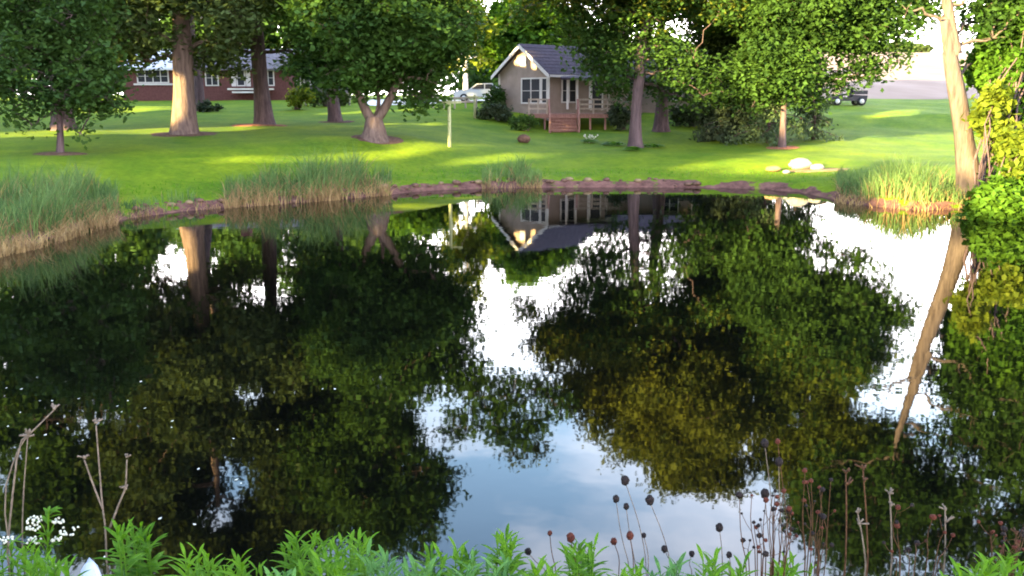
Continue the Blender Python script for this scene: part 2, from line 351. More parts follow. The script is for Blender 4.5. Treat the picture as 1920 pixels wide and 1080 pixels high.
# ================================================================ trees
def curve(a, b, sag=.0, k=6, wob=.12):
    a = np.array(a, float); b = np.array(b, float); t = np.linspace(0, 1, k)[:, None]; p = a+(b-a)*t; L_ = np.linalg.norm(b-a)
    p[:, 2] += (sag*L_*4*t*(1-t))[:, 0]; p[1:-1] += rng.normal(size=(k-2, 3))*wob*L_*.22; return p
def sample_lobes(ell, per):
    """small lobes filling a large ellipsoid, more towards its shell"""
    c, r = np.array(ell[0]), np.array(ell[1]); n_ = per; d_ = unit(n_)
    rad = rng.uniform(.25, 1, n_)**.55; return c+d_*r*rad[:, None]*rng.uniform(.72, 1.08, (n_, 1))
def tree(name, label, base, trunk, r0, ells, lobes, leaf, bark, size, nleaf, group, flat=.5, droop=0, sig=.5, lobe_r=1.5, limb_r=.30, seg=12, extra=None, minl=3.2, fork=None, top=None):
    """trunk: list of points; ells: [(centre, radii, number of lobes)]; lobes: extra single lobes (centre, radius)"""
    t = thing(name, label, 'tree', base, group)
    mb = MB(); tp = np.array(trunk, float); k = len(tp)
    for j in range(3): tp = np.array([tp[0]]+[q for i in range(len(tp)-1) for q in (.75*tp[i]+.25*tp[i+1], .25*tp[i]+.75*tp[i+1])]+[tp[-1]])
    hgt = tp[:, 2]-tp[0, 2]; tot = hgt[-1]
    rad = r0*(1-(.80 if tot > 3 else .35)*(hgt/tot)**1.05)*(1+.55*np.exp(-hgt/.35)); rad = np.maximum(rad, .05)
    rad *= 1+.05*np.sin(hgt*2.1)
    mb.tube(tp-np.array((0, 0, .15)), rad, seg, .07)
    if fork:
        for f in fork: 
            fp = np.array(f[0], float)
            for j in range(2): fp = np.array([fp[0]]+[q for i in range(len(fp)-1) for q in (.75*fp[i]+.25*fp[i+1], .25*fp[i]+.75*fp[i+1])]+[fp[-1]])
            mb.tube(fp, np.linspace(f[1], f[2], len(fp)), 10, .08)
    LB = [(c, lobe_r*rng.uniform(.75, 1.3)) for e in ells for c in sample_lobes(e, e[2])] + [(np.array(c, float), r) for c, r in lobes]
    pts = []
    src = tp if not fork else np.vstack([tp]+[np.array(f[0], float) for f in fork])
    LB.sort(key=lambda q: np.min(np.linalg.norm(src-q[0], axis=1)))
    nodes = [(p_, rad[i]*.6 if i < len(tp) else .10) for i, p_ in enumerate(src) if p_[2] >= base[2]+minl] or [(src[-1], .1)]; NP = np.array([n_[0] for n_ in nodes]); NR = [n_[1] for n_ in nodes]
    for c, r in LB:
        dv = c-NP; dist = np.linalg.norm(dv, axis=1); i = int(np.argmin(dist+1.3*np.maximum(0, .25*dist-dv[:, 2])+np.where(np.arange(len(NP)) < len(nodes), 0, .6)))
        s0 = NP[i]; L_ = dist[i]; r0_ = min(limb_r, NR[i], .03+.022*L_+(.03 if i < len(nodes) else 0)); r1_ = max(.02, r0_*.55)
        mb.tube(curve(s0, c, .07, 7, .16), np.linspace(r0_, r1_, 7), 6, cap=False)
        NP = np.vstack([NP, c]); NR.append(r1_)
        nt_ = max(4, int(9*r/1.5)); ends = c+unit(nt_)*r*rng.uniform(.55, 1.0, (nt_, 1))*np.array((1, 1, .75))
        for e in ends: mb.tube(curve(c, e, .03, 4), np.linspace(.018, .006, 4), 4, cap=False)
        cl = np.vstack([ends, c+unit(nt_)*r*.45]); m_ = max(3, int(nleaf*(r/1.5)**2/len(cl)))
        q = np.repeat(cl, m_, 0)+rng.normal(size=(len(cl)*m_, 3))*sig*np.array((1, 1, .6)); pts.append(q)
    if extra is not None: pts.append(extra)
    p = np.vstack(pts); p = p[keep(p)]
    mb.build('trunk', bark, t); LF = leaf_faces(p, size, flat, 1.6, droop)
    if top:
        up = p[:, 2]+rng.normal(size=len(p))*1.1 > top[1]; quads('crown', LF[~up], leaf, t); quads('crown_sun_tint', LF[up], top[0], t)  # leaves above this height get a colour with sunlight painted in
    else: quads('crown', LF, leaf, t)
    return t

def base_at(px, py):
    g = G(px, py); return g
def E(c, r, n_): return (c, r, n_)
def trunk_up(b, top, k=5, wob=.12):
    p = [np.array(b, float)+(np.array(top)-b)*i/k for i in range(k+1)]
    for i in range(1, k+1): p[i][:2] += rng.normal(size=2)*wob
    return p
YD = 'big shade trees on the far lawn'
# big trunk with the sunlit patch
b = base_at(346, 252); D1 = b[1]
tree('oak_tree', 'big tree with the widest trunk and a golden sunlit patch on its bark', b, trunk_up(b, b+(.4, 0, 15), 5, .08), .54,
     [E(b+(.2, 0, 13.4), (6.6, 5.5, 6.6), 46), E(b+(-.4, -.5, 7.0), (5.8, 4.2, 2.0), 24), E(b+(0, 0, 19), (4, 4, 3.5), 16)],
     [(P(230, 70, D1), 1.2), (P(270, 60, D1-2), 1.2), (P(420, 70, D1-1), 1.2), (P(440, 30, D1-2), 1.3), (P(385, 95, D1+1), 1.1), (P(280, 115, D1+1), .8), (P(425, 120, D1+2), .8), (P(250, 95, D1+2), .9), (P(400, 105, D1+3), 1.0), (P(215, 120, D1), .8)], 'dull', 'palebark', .17, 1050, YD)
bed('mulch_bed', 'mulch', b[0]-.1, b[1]+.2, 1.75, 1.3)
b = base_at(373, 208)
tree('oak_tree', 'dark slim tree just behind the right edge of the widest trunk', b, trunk_up(b, b+(0, 0, 13), 5, .15), .36,
     [E(b+(0, 0, 11), (4.5, 4, 5), 26)], [], 'oak', 'bark', .20, 600, YD)
b = base_at(497, 235); D2 = b[1]
tree('oak_tree', 'tall straight dark trunk on reddish mulch in front of the pink brick wall', b, trunk_up(b, b+(-.6, 0, 15), 5, .1), .46,
     [E(b+(0, 0, 13.5), (5.6, 5, 6.5), 38), E(b+(.6, -1, 7.2), (4.8, 3.5, 1.8), 18)], [(P(590, 60, D2), 1.3), (P(560, 95, D2), 1.0), (P(430, 95, D2), .9)], 'dull', 'bark', .19, 900, YD)
bed('mulch_bed', 'redmulch', b[0]-.3, b[1], 1.6, 1.1)
b = base_at(630, 230)
tree('oak_tree', 'dark tree left of and farther back than the forked tree', b, trunk_up(b, b+(0, 0, 14), 5, .1), .36,
     [E(b+(0, 0, 12.5), (4.8, 4.5, 6.5), 40), E(b+(-.3, 0, 7), (4, 3.5, 1.6), 14)], [(P(620, 110, b[1]), 1.2), (P(560, 130, b[1]), 1.0)], 'oak', 'bark', .20, 800, YD)
bed('mulch_bed', 'mulch', b[0], b[1], 1.2, .9)
# forked tree
b = base_at(702, 262); D4 = b[1]
fl = [b+(0, 0, .7), P(685, 205, D4), P(668, 165, D4), P(640, 60, D4), Rf(620, 700, D4)]
fr = [b+(0, 0, .7), P(722, 205, D4), P(748, 150, D4), P(775, 40, D4), Rf(810, 700, D4)]
fb = [b+(0, .1, .8), P(712, 195, D4+.3), P(706, 150, D4+.5), P(715, 20, D4+1), Rf(745, 850, D4+1)]
tree('maple_tree', 'forked tree whose limbs spread in a V from one short trunk on mulch', b, [b, b+(0, 0, .4), b+(.01, 0, .8), b+(.02, 0, 1.15)], .52,
     [E((Rf(735, 610, D4)), (4.6, 3.8, 2.6), 46), E(Rf(700, 900, D4), (3.9, 3.4, 4.0), 42), E(P(730, 60, D4), (4.4, 3, 2.0), 26)],
     [(Rf(870, 600, D4), 1.2), (Rf(855, 640, D4), 1.0), (Rf(850, 560, D4), 1.0), (Rf(800, 470, D4), 1.2), (Rf(900, 740, D4), 1.5), (Rf(960, 735, D4), 1.4), (Rf(1020, 720, D4), 1.05), (Rf(930, 790, D4), 1.4), (Rf(1000, 785, D4), 1.2), (Rf(1040, 760, D4), .8), (Rf(880, 700, D4), 1.1), (Rf(960, 820, D4), 1.0),
      (Rf(860, 800, D4), 1.2), (P(800, 150, D4), 1.1), (P(840, 110, D4), .8), (P(580, 130, D4), 1.0), (P(620, 160, D4), .7), (P(760, 175, D4), .5), (Rf(820, 920, D4), 1.1), (Rf(800, 980, D4), 1.1), (Rf(790, 1030, D4), 1.0)],
     'maple', 'palebark', .165, 900, YD, fork=[(fl, .26, .08), (fr, .25, .08), (fb, .10, .05)], sig=.40, minl=2.2)
bed('mulch_bed', 'mulch', b[0], b[1]+.2, 1.3, 1.0)
# small tree at the left
b = base_at(112, 290); D0 = b[1]
tree('young_tree', 'small tree with a thin trunk and low wide crown at the left of the lawn', b, trunk_up(b, b+(.1, 0, 6.6), 5, .06), .12,
     [E(P(110, 130, D0), (2.6, 2.2, 1.75), 44), E(P(110, 20, D0), (2.7, 2.3, 1.8), 30)],
     [(P(30, 215, D0), .6), (P(60, 235, D0), .4), (P(165, 225, D0), .5), (P(205, 160, D0), .6), (P(15, 170, D0), .7), (P(150, 250, D0), .3)], 'oak', 'bark', .13, 850, YD, sig=.30, lobe_r=.85, limb_r=.08, minl=1.5)
bed('mulch_bed', 'mulch', b[0], b[1], 1.0, .7)
b = np.array((-22.5, 47, h1(-22.5, 47)))
tree('oak_tree', 'large tree rising behind the small tree at the left edge', b, trunk_up(b, b+(0, 0, 15), 5, .15), .5,
     [E(b+(0, 0, 12.5), (7, 5.5, 8), 80), E(b+(.5, -1, 6), (5.5, 3.5, 2.0), 22)], [(Rf(30, 850, 45), 1.9), (Rf(90, 920, 45), 1.9), (Rf(15, 950, 45), 1.9), (Rf(60, 790, 45), 1.6), (Rf(10, 720, 45), 1.5)], 'oak', 'bark', .22, 750, YD)
# tree in front of the cottage: the large round crown mirrored in the middle of the pond
b = base_at(1192, 276); D5 = b[1]
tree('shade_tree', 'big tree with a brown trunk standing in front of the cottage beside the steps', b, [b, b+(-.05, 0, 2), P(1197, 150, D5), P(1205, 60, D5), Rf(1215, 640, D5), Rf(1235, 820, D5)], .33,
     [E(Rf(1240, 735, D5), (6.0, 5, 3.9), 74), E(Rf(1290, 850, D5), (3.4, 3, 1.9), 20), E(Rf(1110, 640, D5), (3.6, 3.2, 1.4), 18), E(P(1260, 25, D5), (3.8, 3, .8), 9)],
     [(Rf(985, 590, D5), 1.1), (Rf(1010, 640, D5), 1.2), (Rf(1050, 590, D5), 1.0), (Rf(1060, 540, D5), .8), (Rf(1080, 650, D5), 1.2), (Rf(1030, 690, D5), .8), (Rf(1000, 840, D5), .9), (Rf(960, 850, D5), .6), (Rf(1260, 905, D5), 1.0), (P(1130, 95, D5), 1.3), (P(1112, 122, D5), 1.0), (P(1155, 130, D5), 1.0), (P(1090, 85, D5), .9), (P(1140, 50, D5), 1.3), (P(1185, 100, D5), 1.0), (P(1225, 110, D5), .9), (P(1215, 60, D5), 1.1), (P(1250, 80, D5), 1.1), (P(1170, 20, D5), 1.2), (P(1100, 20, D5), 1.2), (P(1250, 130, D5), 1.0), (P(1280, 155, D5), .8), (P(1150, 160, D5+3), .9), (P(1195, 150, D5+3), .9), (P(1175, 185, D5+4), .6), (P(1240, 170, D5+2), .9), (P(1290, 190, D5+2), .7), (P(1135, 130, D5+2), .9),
      (P(1300, 110, D5), 1.0), (P(1340, 140, D5), 1.0), (P(1365, 175, D5), .8), (P(1320, 180, D5), .6), (P(1110, 60, D5), 1.1), (P(1165, 60, D5), .8)], 'maple', 'bark', .165, 900, YD, sig=.45, top=('sun_tinted', 8.6))
b = base_at(1240, 246); D6 = b[1]
tree('shade_tree', 'dark reddish trunk close behind the tree in front of the cottage', b, [b, b+(0, 0, 3), P(1235, 60, D6), Rf(1232, 560, D6), Rf(1240, 700, D6)], .42,
     [E(Rf(1420, 560, D6), (3.6, 3.4, 3.2), 26), E(Rf(1300, 660, D6), (5.2, 4, 2.4), 20), E(P(1370, 60, D6), (2.6, 2.4, 2.0), 14)],
     [(P(1390, 130, D6), 1.1), (P(1350, 190, D6-4), 1.0), (P(1330, 150, D6), 1.3), (P(1290, 130, D6), 1.2), (P(1400, 170, D6), 1.1)], 'dull', 'bark', .19, 700, YD)
# tree at the right of the lawn
b = base_at(1425, 236); D6 = b[1]
tree('shade_tree', 'dark full tree behind the conifers at the right end of the cottage', b, trunk_up(b, b+(0, 0, 9), 4, .1), .28,
     [E(b+(-.6, 0, 3.6), (3.6, 2.6, 2.0), 34), E(b+(.4, 0, 7.4), (4.4, 3, 3.2), 34)], [], 'oak', 'bark', .19, 800, YD, minl=1.5)
b = base_at(1466, 278); D7 = b[1]
tree('linden_tree', 'tree with a flared narrow trunk and loose drooping branches at the right of the lawn', b, [b, b+(0, 0, 2.5), P(1470, 60, D7), Rf(1490, 640, D7), Rf(1520, 780, D7)], .17,
     [E(Rf(1560, 640, D7), (4.2, 3.2, 3.2), 34), E(Rf(1570, 860, D7), (4.2, 3.4, 3.4), 44), E(P(1560, 30, D7), (4.2, 2.4, 1.4), 26), E(Rf(1500, 720, D7), (3.6, 3, 2.4), 14), E(P(1470, 90, D7), (1.9, 1.8, 2.4), 18), E(Rf(1430, 480, D7), (1.6, 1.4, 1.6), 8)],
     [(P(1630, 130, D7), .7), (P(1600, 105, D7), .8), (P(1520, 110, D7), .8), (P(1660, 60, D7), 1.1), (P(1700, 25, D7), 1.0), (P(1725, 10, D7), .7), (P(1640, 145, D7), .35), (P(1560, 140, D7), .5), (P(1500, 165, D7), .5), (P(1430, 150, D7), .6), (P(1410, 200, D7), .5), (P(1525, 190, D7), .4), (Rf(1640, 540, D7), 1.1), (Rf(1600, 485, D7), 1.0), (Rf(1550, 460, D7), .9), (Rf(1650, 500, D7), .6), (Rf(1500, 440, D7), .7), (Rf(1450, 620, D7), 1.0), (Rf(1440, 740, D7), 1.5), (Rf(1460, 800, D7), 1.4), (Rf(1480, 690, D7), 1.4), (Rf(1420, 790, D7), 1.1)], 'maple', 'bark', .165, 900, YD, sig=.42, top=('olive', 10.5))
bed('mulch_bed', 'redmulch', b[0], b[1], .95, .65)
# loose conifer branches low on the same part of the lawn
def conifer(name, label, b, hgt, rbase, leaf, nb, dens, size, droop=.5, lo=.12, group='conifers on the far lawn', tr=.1):
    t = thing(name, label, 'tree', b, group); mb = MB(); mb.tube([b-np.array((0, 0, .1)), b+(0, 0, hgt*.5), b+(0, 0, hgt)], [tr*1.3, tr*.7, .02], 8, .05); pts = []
    for i in range(nb):
        f = lo+(1-lo)*(i/nb); w = rng.uniform(0, 6.28); L_ = rbase*(1-f)**.75*rng.uniform(.7, 1.15)+.15
        a = b+(0, 0, hgt*f); e = a+np.array((math.cos(w)*L_, math.sin(w)*L_, -L_*droop*rng.uniform(.3, .9)))
        c = curve(a, e, .08, 5, .05); mb.tube(c, np.linspace(.035, .008, 5), 4, cap=False)
        k = int(dens*L_); tt = rng.uniform(.15, 1, k)[:, None]; q = a+(e-a)*tt+rng.normal(size=(k, 3))*np.array((.13, .13, .10))*(1+L_*.25); q[:, 2] -= rng.uniform(0, .25, k); pts.append(q)
    p = np.vstack(pts); p = p[keep(p)]
    mb.build('trunk', 'bark', t); quads('crown', leaf_faces(p, size, .2, 2.4, .6), leaf, t); return t
b = base_at(1440, 268)
conifer('spruce_tree', 'loose grey green conifer beside the narrow flared trunk', b, 4.8, 2.3, 'spruce', 44, 60, .11, .35)
b = base_at(1372, 262)
conifer('spruce_tree', 'dark dense conifer between the cottage tree and the loose conifer', b, 4.4, 2.1, 'darkbush', 90, 130, .12, .3, .03)
b = base_at(1525, 262)
conifer('spruce_tree', 'small loose conifer to the left of the black cart', b, 4.2, 1.5, 'spruce', 32, 55, .11, .35)
# sunlit tree with the pale stem, and the bright green tree behind the cottage
b = base_at(874, 190)
tree('birch_tree', 'slim tree with a straight white stem and golden sunlit leaves', b, trunk_up(b, P(870, -30, b[1]), 4, .05), .24,
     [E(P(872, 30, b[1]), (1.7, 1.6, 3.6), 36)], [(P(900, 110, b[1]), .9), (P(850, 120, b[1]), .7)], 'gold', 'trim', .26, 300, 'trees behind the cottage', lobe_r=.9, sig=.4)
b = np.array((1.2, 84, h1(1.2, 84)))
tree('ash_tree', 'bright green tree whose crown shows above the cottage roof', b, trunk_up(b, b+(0, 0, 9), 4, .1), .3,
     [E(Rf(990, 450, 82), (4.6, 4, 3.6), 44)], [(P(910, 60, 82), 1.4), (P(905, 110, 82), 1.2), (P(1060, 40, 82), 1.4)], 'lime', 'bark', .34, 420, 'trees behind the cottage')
b = np.array((-7.5, 88, h1(-7.5, 88)))
tree('ash_tree', 'light green low tree above the drive between forked tree and white stem', b, trunk_up(b, b+(0, 0, 5), 4, .1), .25,
     [E(b+(-1.5, 0, 3.6), (3.6, 3, 2.0), 30)], [], 'lime', 'bark', .34, 380, 'trees behind the cottage')
# leaning tree on the right bank
b = base_at(1822, 372); D8 = b[1]
tp8 = [b, P(1820, 330, D8), P(1803, 210, D8), P(1783, 100, D8), P(1768, 0, D8), Rf(1748, 640, D8), Rf(1718, 720, D8), Rf(1690, 800, D8), Rf(1676, 850, D8)]
tree('leaning_tree', 'tall grey trunk leaning left at the water edge on the right bank', b, tp8, .38,
     [E(Rf(1860, 800, D8), (2.5, 2.6, 2.2), 38), E(Rf(1840, 990, D8), (3.2, 3, 1.5), 34), E(Rf(1600, 960, D8+2), (2.4, 2.4, 2.2), 44), E(Rf(1700, 900, D8), (1.5, 1.5, 1.2), 12), E(P(1900, 20, D8+1.5), (1.1, 1.2, .8), 10)],
     [(P(1700, 20, D8), .5), (P(1850, 110, D8+1.5), .45), (P(1830, 40, D8+1.5), .6), (Rf(1800, 680, D8), .6)], 'maple', 'greybark', .125, 800, 'trees on the right bank', sig=.32, lobe_r=.95, limb_r=.06)
# leafy bush behind the leaning trunk
def bush(name, label, b, ells, leaf, size, n_, group=None, cat='bush', lr=.7, sig=.25, nl=6):
    t = thing(name, label, cat, b, group); mb = MB(); pts = []
    for e in ells:
        for c in sample_lobes(e, e[2]):
            mb.tube(curve(np.array(b)+rng.normal(size=3)*(.12, .12, 0), c, .1, 5), np.linspace(.035, .01, 5)*(1+lr), 5, cap=False)
            q = c+unit(nl)*lr*rng.uniform(.3, 1, (nl, 1)); m_ = max(2, n_//(e[2]*nl)); pts.append(np.repeat(q, m_, 0)+rng.normal(size=(nl*m_, 3))*sig)
    p = np.vstack(pts); p = p[keep(p)]; p = p[p[:, 2] > np.maximum(0, H(p[:, 0], p[:, 1]))]
    mb.build('stem', 'bark', t); quads('foliage', leaf_faces(p, size, .3), leaf, t); return t
b = np.array((14.6, 28.5, h1(14.6, 28.5)))
bush('bank_bush', 'tall yellow green bush full of sunlight right of the leaning trunk', b,
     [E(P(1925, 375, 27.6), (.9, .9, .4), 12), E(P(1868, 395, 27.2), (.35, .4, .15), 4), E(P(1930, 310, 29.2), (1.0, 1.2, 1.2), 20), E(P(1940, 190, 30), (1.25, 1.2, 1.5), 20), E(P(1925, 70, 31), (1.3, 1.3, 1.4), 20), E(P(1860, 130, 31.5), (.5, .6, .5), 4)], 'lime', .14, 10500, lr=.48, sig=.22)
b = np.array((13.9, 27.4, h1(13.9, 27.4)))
bush('bank_bush', 'golden leaves painted as the sunlit part of the bush by the leaning trunk', b, [E(P(1910, 300, 27.6), (.4, .7, .8), 10), E(P(1868, 205, 28.8), (.35, .5, .7), 6)], 'gold', .16, 1900, lr=.3, sig=.14)  # lit side of the bank bush, done as brighter golden leaf colour
bush('bank_bush', 'small dark red shrub at the water edge on the right', base_at(1845, 384), [E(base_at(1845, 384)+(0, 0, .12), (.5, .35, .10), 9)], 'redseed', .08, 900, lr=.12, sig=.06)
# far wood
def wood(name, x0, x1, y0, y1, hmin, hmax, n_, size, mat, label):
    c = np.stack([rng.uniform(x0, x1, n_), rng.uniform(y0, y1, n_)], 1); zg = H(c[:, 0], c[:, 1]); hh = rng.uniform(hmin, hmax, n_)*(.8+.25*np.sin(c[:, 0]*.21)+.12*np.sin(c[:, 0]*.6+2))
    pts = []
    for i in range(n_):
        m_ = 420; d_ = unit(m_)*rng.uniform(.7, 1, (m_, 1)); r = (2.8, 2.8, hh[i]*.48); q = np.array((c[i, 0], c[i, 1], zg[i]+hh[i]*.54))+d_*r+rng.normal(size=(m_, 3))*.35; pts.append(q)
    p = np.vstack(pts); F_ = leaf_faces(p, size, .3); k = keep(p)
    for j in range(4): k &= keep(F_[:, j])
    return tag(quads(name, F_[k], mat), label, 'wood', kind='stuff')
wood('woodland', -75, -10.5, 98, 108, 13, 19, 165, .5, 'maple', 'green wood closing the view behind the brick house')
wood('woodland', -6, 30, 112, 122, 6, 9, 55, .5, 'maple', 'pale green wood far behind the cottage')
wood('woodland', 20, 120, 278, 286, 3.0, 5.0, 70, .8, 'dull', 'hazy tree line along the far edge of the ripe field')
# unseen trees added in the west as shade, with gaps cut for the sun
wood('woodland', -51, -43, -72, 72, 14.5, 17.5, 230, .60, 'oak', 'unseen wood added west of the pond to cast shade')

# ================================================================ buildings
def wallquad(mb, a, b, z0, z1, t=.12):
    """upright wall slab between two plan points, thickness inward to the right of a->b"""
    a = np.array(a, float); b = np.array(b, float); d_ = b-a; L_ = np.hypot(*d_); n_ = np.array((-d_[1], d_[0]))/L_*t
    mb.prism([(a[0], a[1], z0), (b[0], b[1], z0), (b[0], b[1], z1), (a[0], a[1], z1)], (n_[0], n_[1], 0))
def window(parent, a, dirv, s, z, w, hgt, panes=2, mat='trim', shut=False, name='window'):
    """a: wall start, dirv: unit wall direction (outside is to its right), s: distance to the centre"""
    dirv = np.array(dirv); nout = np.array((dirv[1], -dirv[0])); c = np.array(a)+dirv*s; rz = math.atan2(dirv[1], dirv[0])
    def at_(ds, off): q = c+dirv*ds+nout*off; return q[0], q[1]
    f = MB(); fw = .09
    for ds in (-w/2, w/2): f.box((*at_(ds, .03), z), (fw, .10, hgt+fw), rz)
    for dz in (-hgt/2, hgt/2): f.box((*at_(0, .032), z+dz), (w-fw, .10, fw), rz)
    for i in range(1, panes): f.box((*at_(-w/2+w*i/panes, .028), z), (.06, .09, hgt-fw), rz)
    f.box((*at_(0, .026), z), (w-fw, .06, .035), rz)
    fr = f.build(name, mat, parent)
    g_ = MB(); g_.box((*at_(0, .012), z), (w-fw, .02, hgt-fw), rz); g_.build('pane', 'glass', fr)
    if shut:
        for sgn in (-1, 1):
            q = MB(); q.box((*at_(sgn*(w/2+.28), .03), z), (.36, .05, hgt+.1), rz)
            for k in range(6): q.box((*at_(sgn*(w/2+.28), .06), z-hgt/2+.15+k*hgt/6), (.28, .02, .06), rz)
            q.build('shutter', 'trim', parent)
    return fr
# ---- cottage
ang = R_(-50); gd = np.array((math.cos(ang), math.sin(ang))); rd = np.array((-gd[1], gd[0]))      # gable wall direction, ridge direction
cR = P(1031, 185, 62.0)[:2]; GW = 5.3; cL = cR-gd*GW; SL = 5.4
z0 = 2.0; zf = 2.75; ze = P(1031, 136, 62)[2]; zp = P(980, 86, 64)[2]
cot = thing('cottage', 'small pale cottage with a purple grey gable roof behind a wooden deck', 'cottage', (cR[0], cR[1], h1(*cR)))
mb = MB(); pk = (cL+cR)/2
mb.prism([(*cL, z0), (*cR, z0), (*cR, ze), (*pk, zp-.08), (*cL, ze)], (rd[0]*SL, rd[1]*SL, 0))
for k in range(int((zp-z0)/.2)):       # lap siding
    zz = z0+.2*k+.1
    if zz < ze-.05:
        mb.box((*((cL+cR)/2+np.array((gd[1], -gd[0]))*.008), zz), (GW, .016, .19), ang)
    else:
        f_ = (zp-zz)/(zp-ze)
        if f_ > .12: mb.box((*((cL+cR)/2+np.array((gd[1], -gd[0]))*.008), zz), (GW*f_-.3, .016, .19), ang)
mb.build('wall', 'siding', cot)
rf = MB(); ov = .35
for s_ in (-1, 1):
    e_ = pk+gd*s_*(GW/2+ov); zl = ze-(zp-ze)*(ov/(GW/2)); st = -rd*.4
    a_ = np.array((*(pk+st), zp)); b_ = np.array((*(e_+st), zl)); up = np.array((0, 0, .14))
    rf.prism([a_, b_, b_+up, a_+up], (rd[0]*(SL+.8), rd[1]*(SL+.8), 0))
    for k in range(1, 9):       # shingle courses
        q0 = a_+(b_-a_)*(k/9.)+up; q1 = q0+(b_-a_)*.02; q0 = q0+(b_-a_)*.0
        rf.prism([q0, q1, q1+(0, 0, .03), q0+(0, 0, .012)], (rd[0]*(SL+.8), rd[1]*(SL+.8), 0))
rfo = rf.build('roof', 'shingle', cot)
tm = MB(); no = np.array((gd[1], -gd[0]))
for s_ in (-1, 1):
    e_ = pk+gd*s_*(GW/2+ov); zl = ze-(zp-ze)*(ov/(GW/2)); st = -rd*.44
    a_ = np.array((*(pk+st), zp+.10)); b_ = np.array((*(e_+st), zl+.10)); dn = np.array((0, 0, -.26))
    tm.prism([a_, b_, b_+dn, a_+dn], (rd[0]*.035, rd[1]*.035, 0))
for c_, w_ in ((cR, -1), (cL, 1)):
    q = c_+gd*w_*.08+no*.025; tm.box((q[0], q[1], (z0+ze)/2), (.16, .05, ze-z0), ang)
q = cR+rd*SL/2+gd*(ov+.0); tm.box((q[0], q[1], ze-(zp-ze)*(ov/(GW/2))+.02), (.05, SL+.7, .16), ang)
tm.build('trim', 'trim', cot)
zw = P(1000, 170, 62.5)[2]
window(cot, cL, gd, 3.45, zw, 1.9, 1.62, 2); window(cot, cL, gd, 4.80, zw, .55, 1.62, 1)
vt = MB(); q = pk+no*.02; vt.box((q[0], q[1], ze+.75), (.6, .05, .55), ang)
for k in range(5): vt.box((q[0]+no[0]*.03, q[1]+no[1]*.03, ze+.55+k*.1), (.52, .03, .03), ang)
vt.build('gable_vent', 'trim', cot)
# side wall openings: door, narrow window
door = MB(); q = cR+rd*4.3; nr = gd; q2 = q+nr*.03; door.box((q2[0], q2[1], zf+1.03), (.06, .95, 2.05), ang); dro = door.build('door', 'glass', cot)
hd = MB(); q3 = q+nr*.08+rd*.35; hd.ball((q3[0], q3[1], zf+1.0), .05); hd.build('handle', 'steel', dro)
df = MB()
for s_ in (-1, 1): q3 = q+nr*.04+rd*.53*s_; df.box((q3[0], q3[1], zf+1.05), (.10, .12, 2.2), ang)
q3 = q+nr*.04; df.box((q3[0], q3[1], zf+2.13), (.096, .94, .12), ang); df.build('door_frame', 'trim', cot)
window(cot, cR, rd, 1.7, zw, 1.3, 1.5, 2)
# long wing
wy = 66.0; wx0, wx1 = P(1072, 185, wy)[0], P(1345, 185, wy)[0]; wze = P(1100, 149, wy)[2]; wzp = P(1100, 112, wy+2.6)[2]
wg = MB(); wg.prism([(wx0, wy, z0), (wx0, wy+5.2, z0), (wx0, wy+5.2, wze), (wx0, wy+2.6, wzp-.08), (wx0, wy, wze)], (wx1-wx0, 0, 0))
for k in range(int((wze-z0)/.2)): wg.box(((wx0+wx1)/2, wy-.008, z0+.2*k+.1), (wx1-wx0, .016, .185))
wg.build('wing_wall', 'siding', cot)
wr = MB()
for s_ in (-1, 1):
    a_ = np.array((wx0-.3, wy+2.6, wzp)); b_ = np.array((wx0-.3, wy+2.6+s_*3.0, wzp-(wzp-wze)*3.0/2.6))
    wr.prism([a_, b_, b_+(0, 0, .13), a_+(0, 0, .13)], (wx1-wx0+.6, 0, 0))
wr.build('wing_roof', 'shingle', cot)
wc = np.array((wx0, wy))
for px_, w_ in ((1128, 1.0), (1262, 1.25), (1318, 1.0)): window(cot, wc, (1, 0), P(px_, 185, wy)[0]-wx0, P(px_, 172, wy)[2], w_, 1.2, 2)
# porch posts and canopy in front of the side wall
for px_ in (1064, 1082, 1106): por = MB(); q = P(px_, 200, 61.6); por.box((q[0], 61.6, (zf+ze-.5)/2+.05), (.14, .14, ze-.5-zf)); por.build('porch_post', 'trim', cot)
pr = MB(); xa, xb = P(1052, 185, 61.6)[0], P(1175, 185, 61.6)[0]
pr.prism([(xa, 61.2, ze-.48), (xa, 61.2, ze-.34), (xa, 66.2, ze+.15), (xa, 66.2, ze+.01)], (xb-xa, 0, 0)); pr.build('porch_roof', 'shingle', cot)
# deck
dk = thing('deck', 'reddish wooden deck with rails and a short flight of steps before the cottage', 'deck', (P(1060, 185, 60)[0], 60, h1(P(1060, 185, 60)[0], 60)))
dx0, dx1 = P(990, 185, 60)[0], P(1165, 185, 60)[0]; dz = P(1060, 214, 60)[2]; y0, y1 = 59.3, 62.3
mb = MB()
for k in range(20): mb.box(((dx0+dx1)/2, y0+.075+k*.15, dz), (dx1-dx0, .138, .04))
mb.build('floor_boards', 'deck', dk)
mb = MB(); mb.box(((dx0+dx1)/2, y0+.02, dz-.13), (dx1-dx0, .05, .2))
for k in range(7): xx = dx0+.1+(dx1-dx0-.2)*k/6; mb.box((xx, y0+.12, (dz-.03+h1(xx, y0)-.2)/2), (.12, .12, dz-.03-h1(xx, y0)+.2))
mb.build('joists', 'deck', dk)
sx0, sx1 = P(1030, 185, 59)[0], P(1084, 185, 59)[0]
mb = MB(); gz = h1((sx0+sx1)/2, 57.6); ns_ = 5
for k in range(ns_):
    zz = dz-.02-(k+1)*(dz-gz)/(ns_+1); yy = y0-.14-.29*k; mb.box(((sx0+sx1)/2, yy, zz), (sx1-sx0-.12, .30, .045)); mb.box(((sx0+sx1)/2, yy+.14, zz-.11), (sx1-sx0-.12, .02, .17))
mb.build('steps', 'deck', dk)
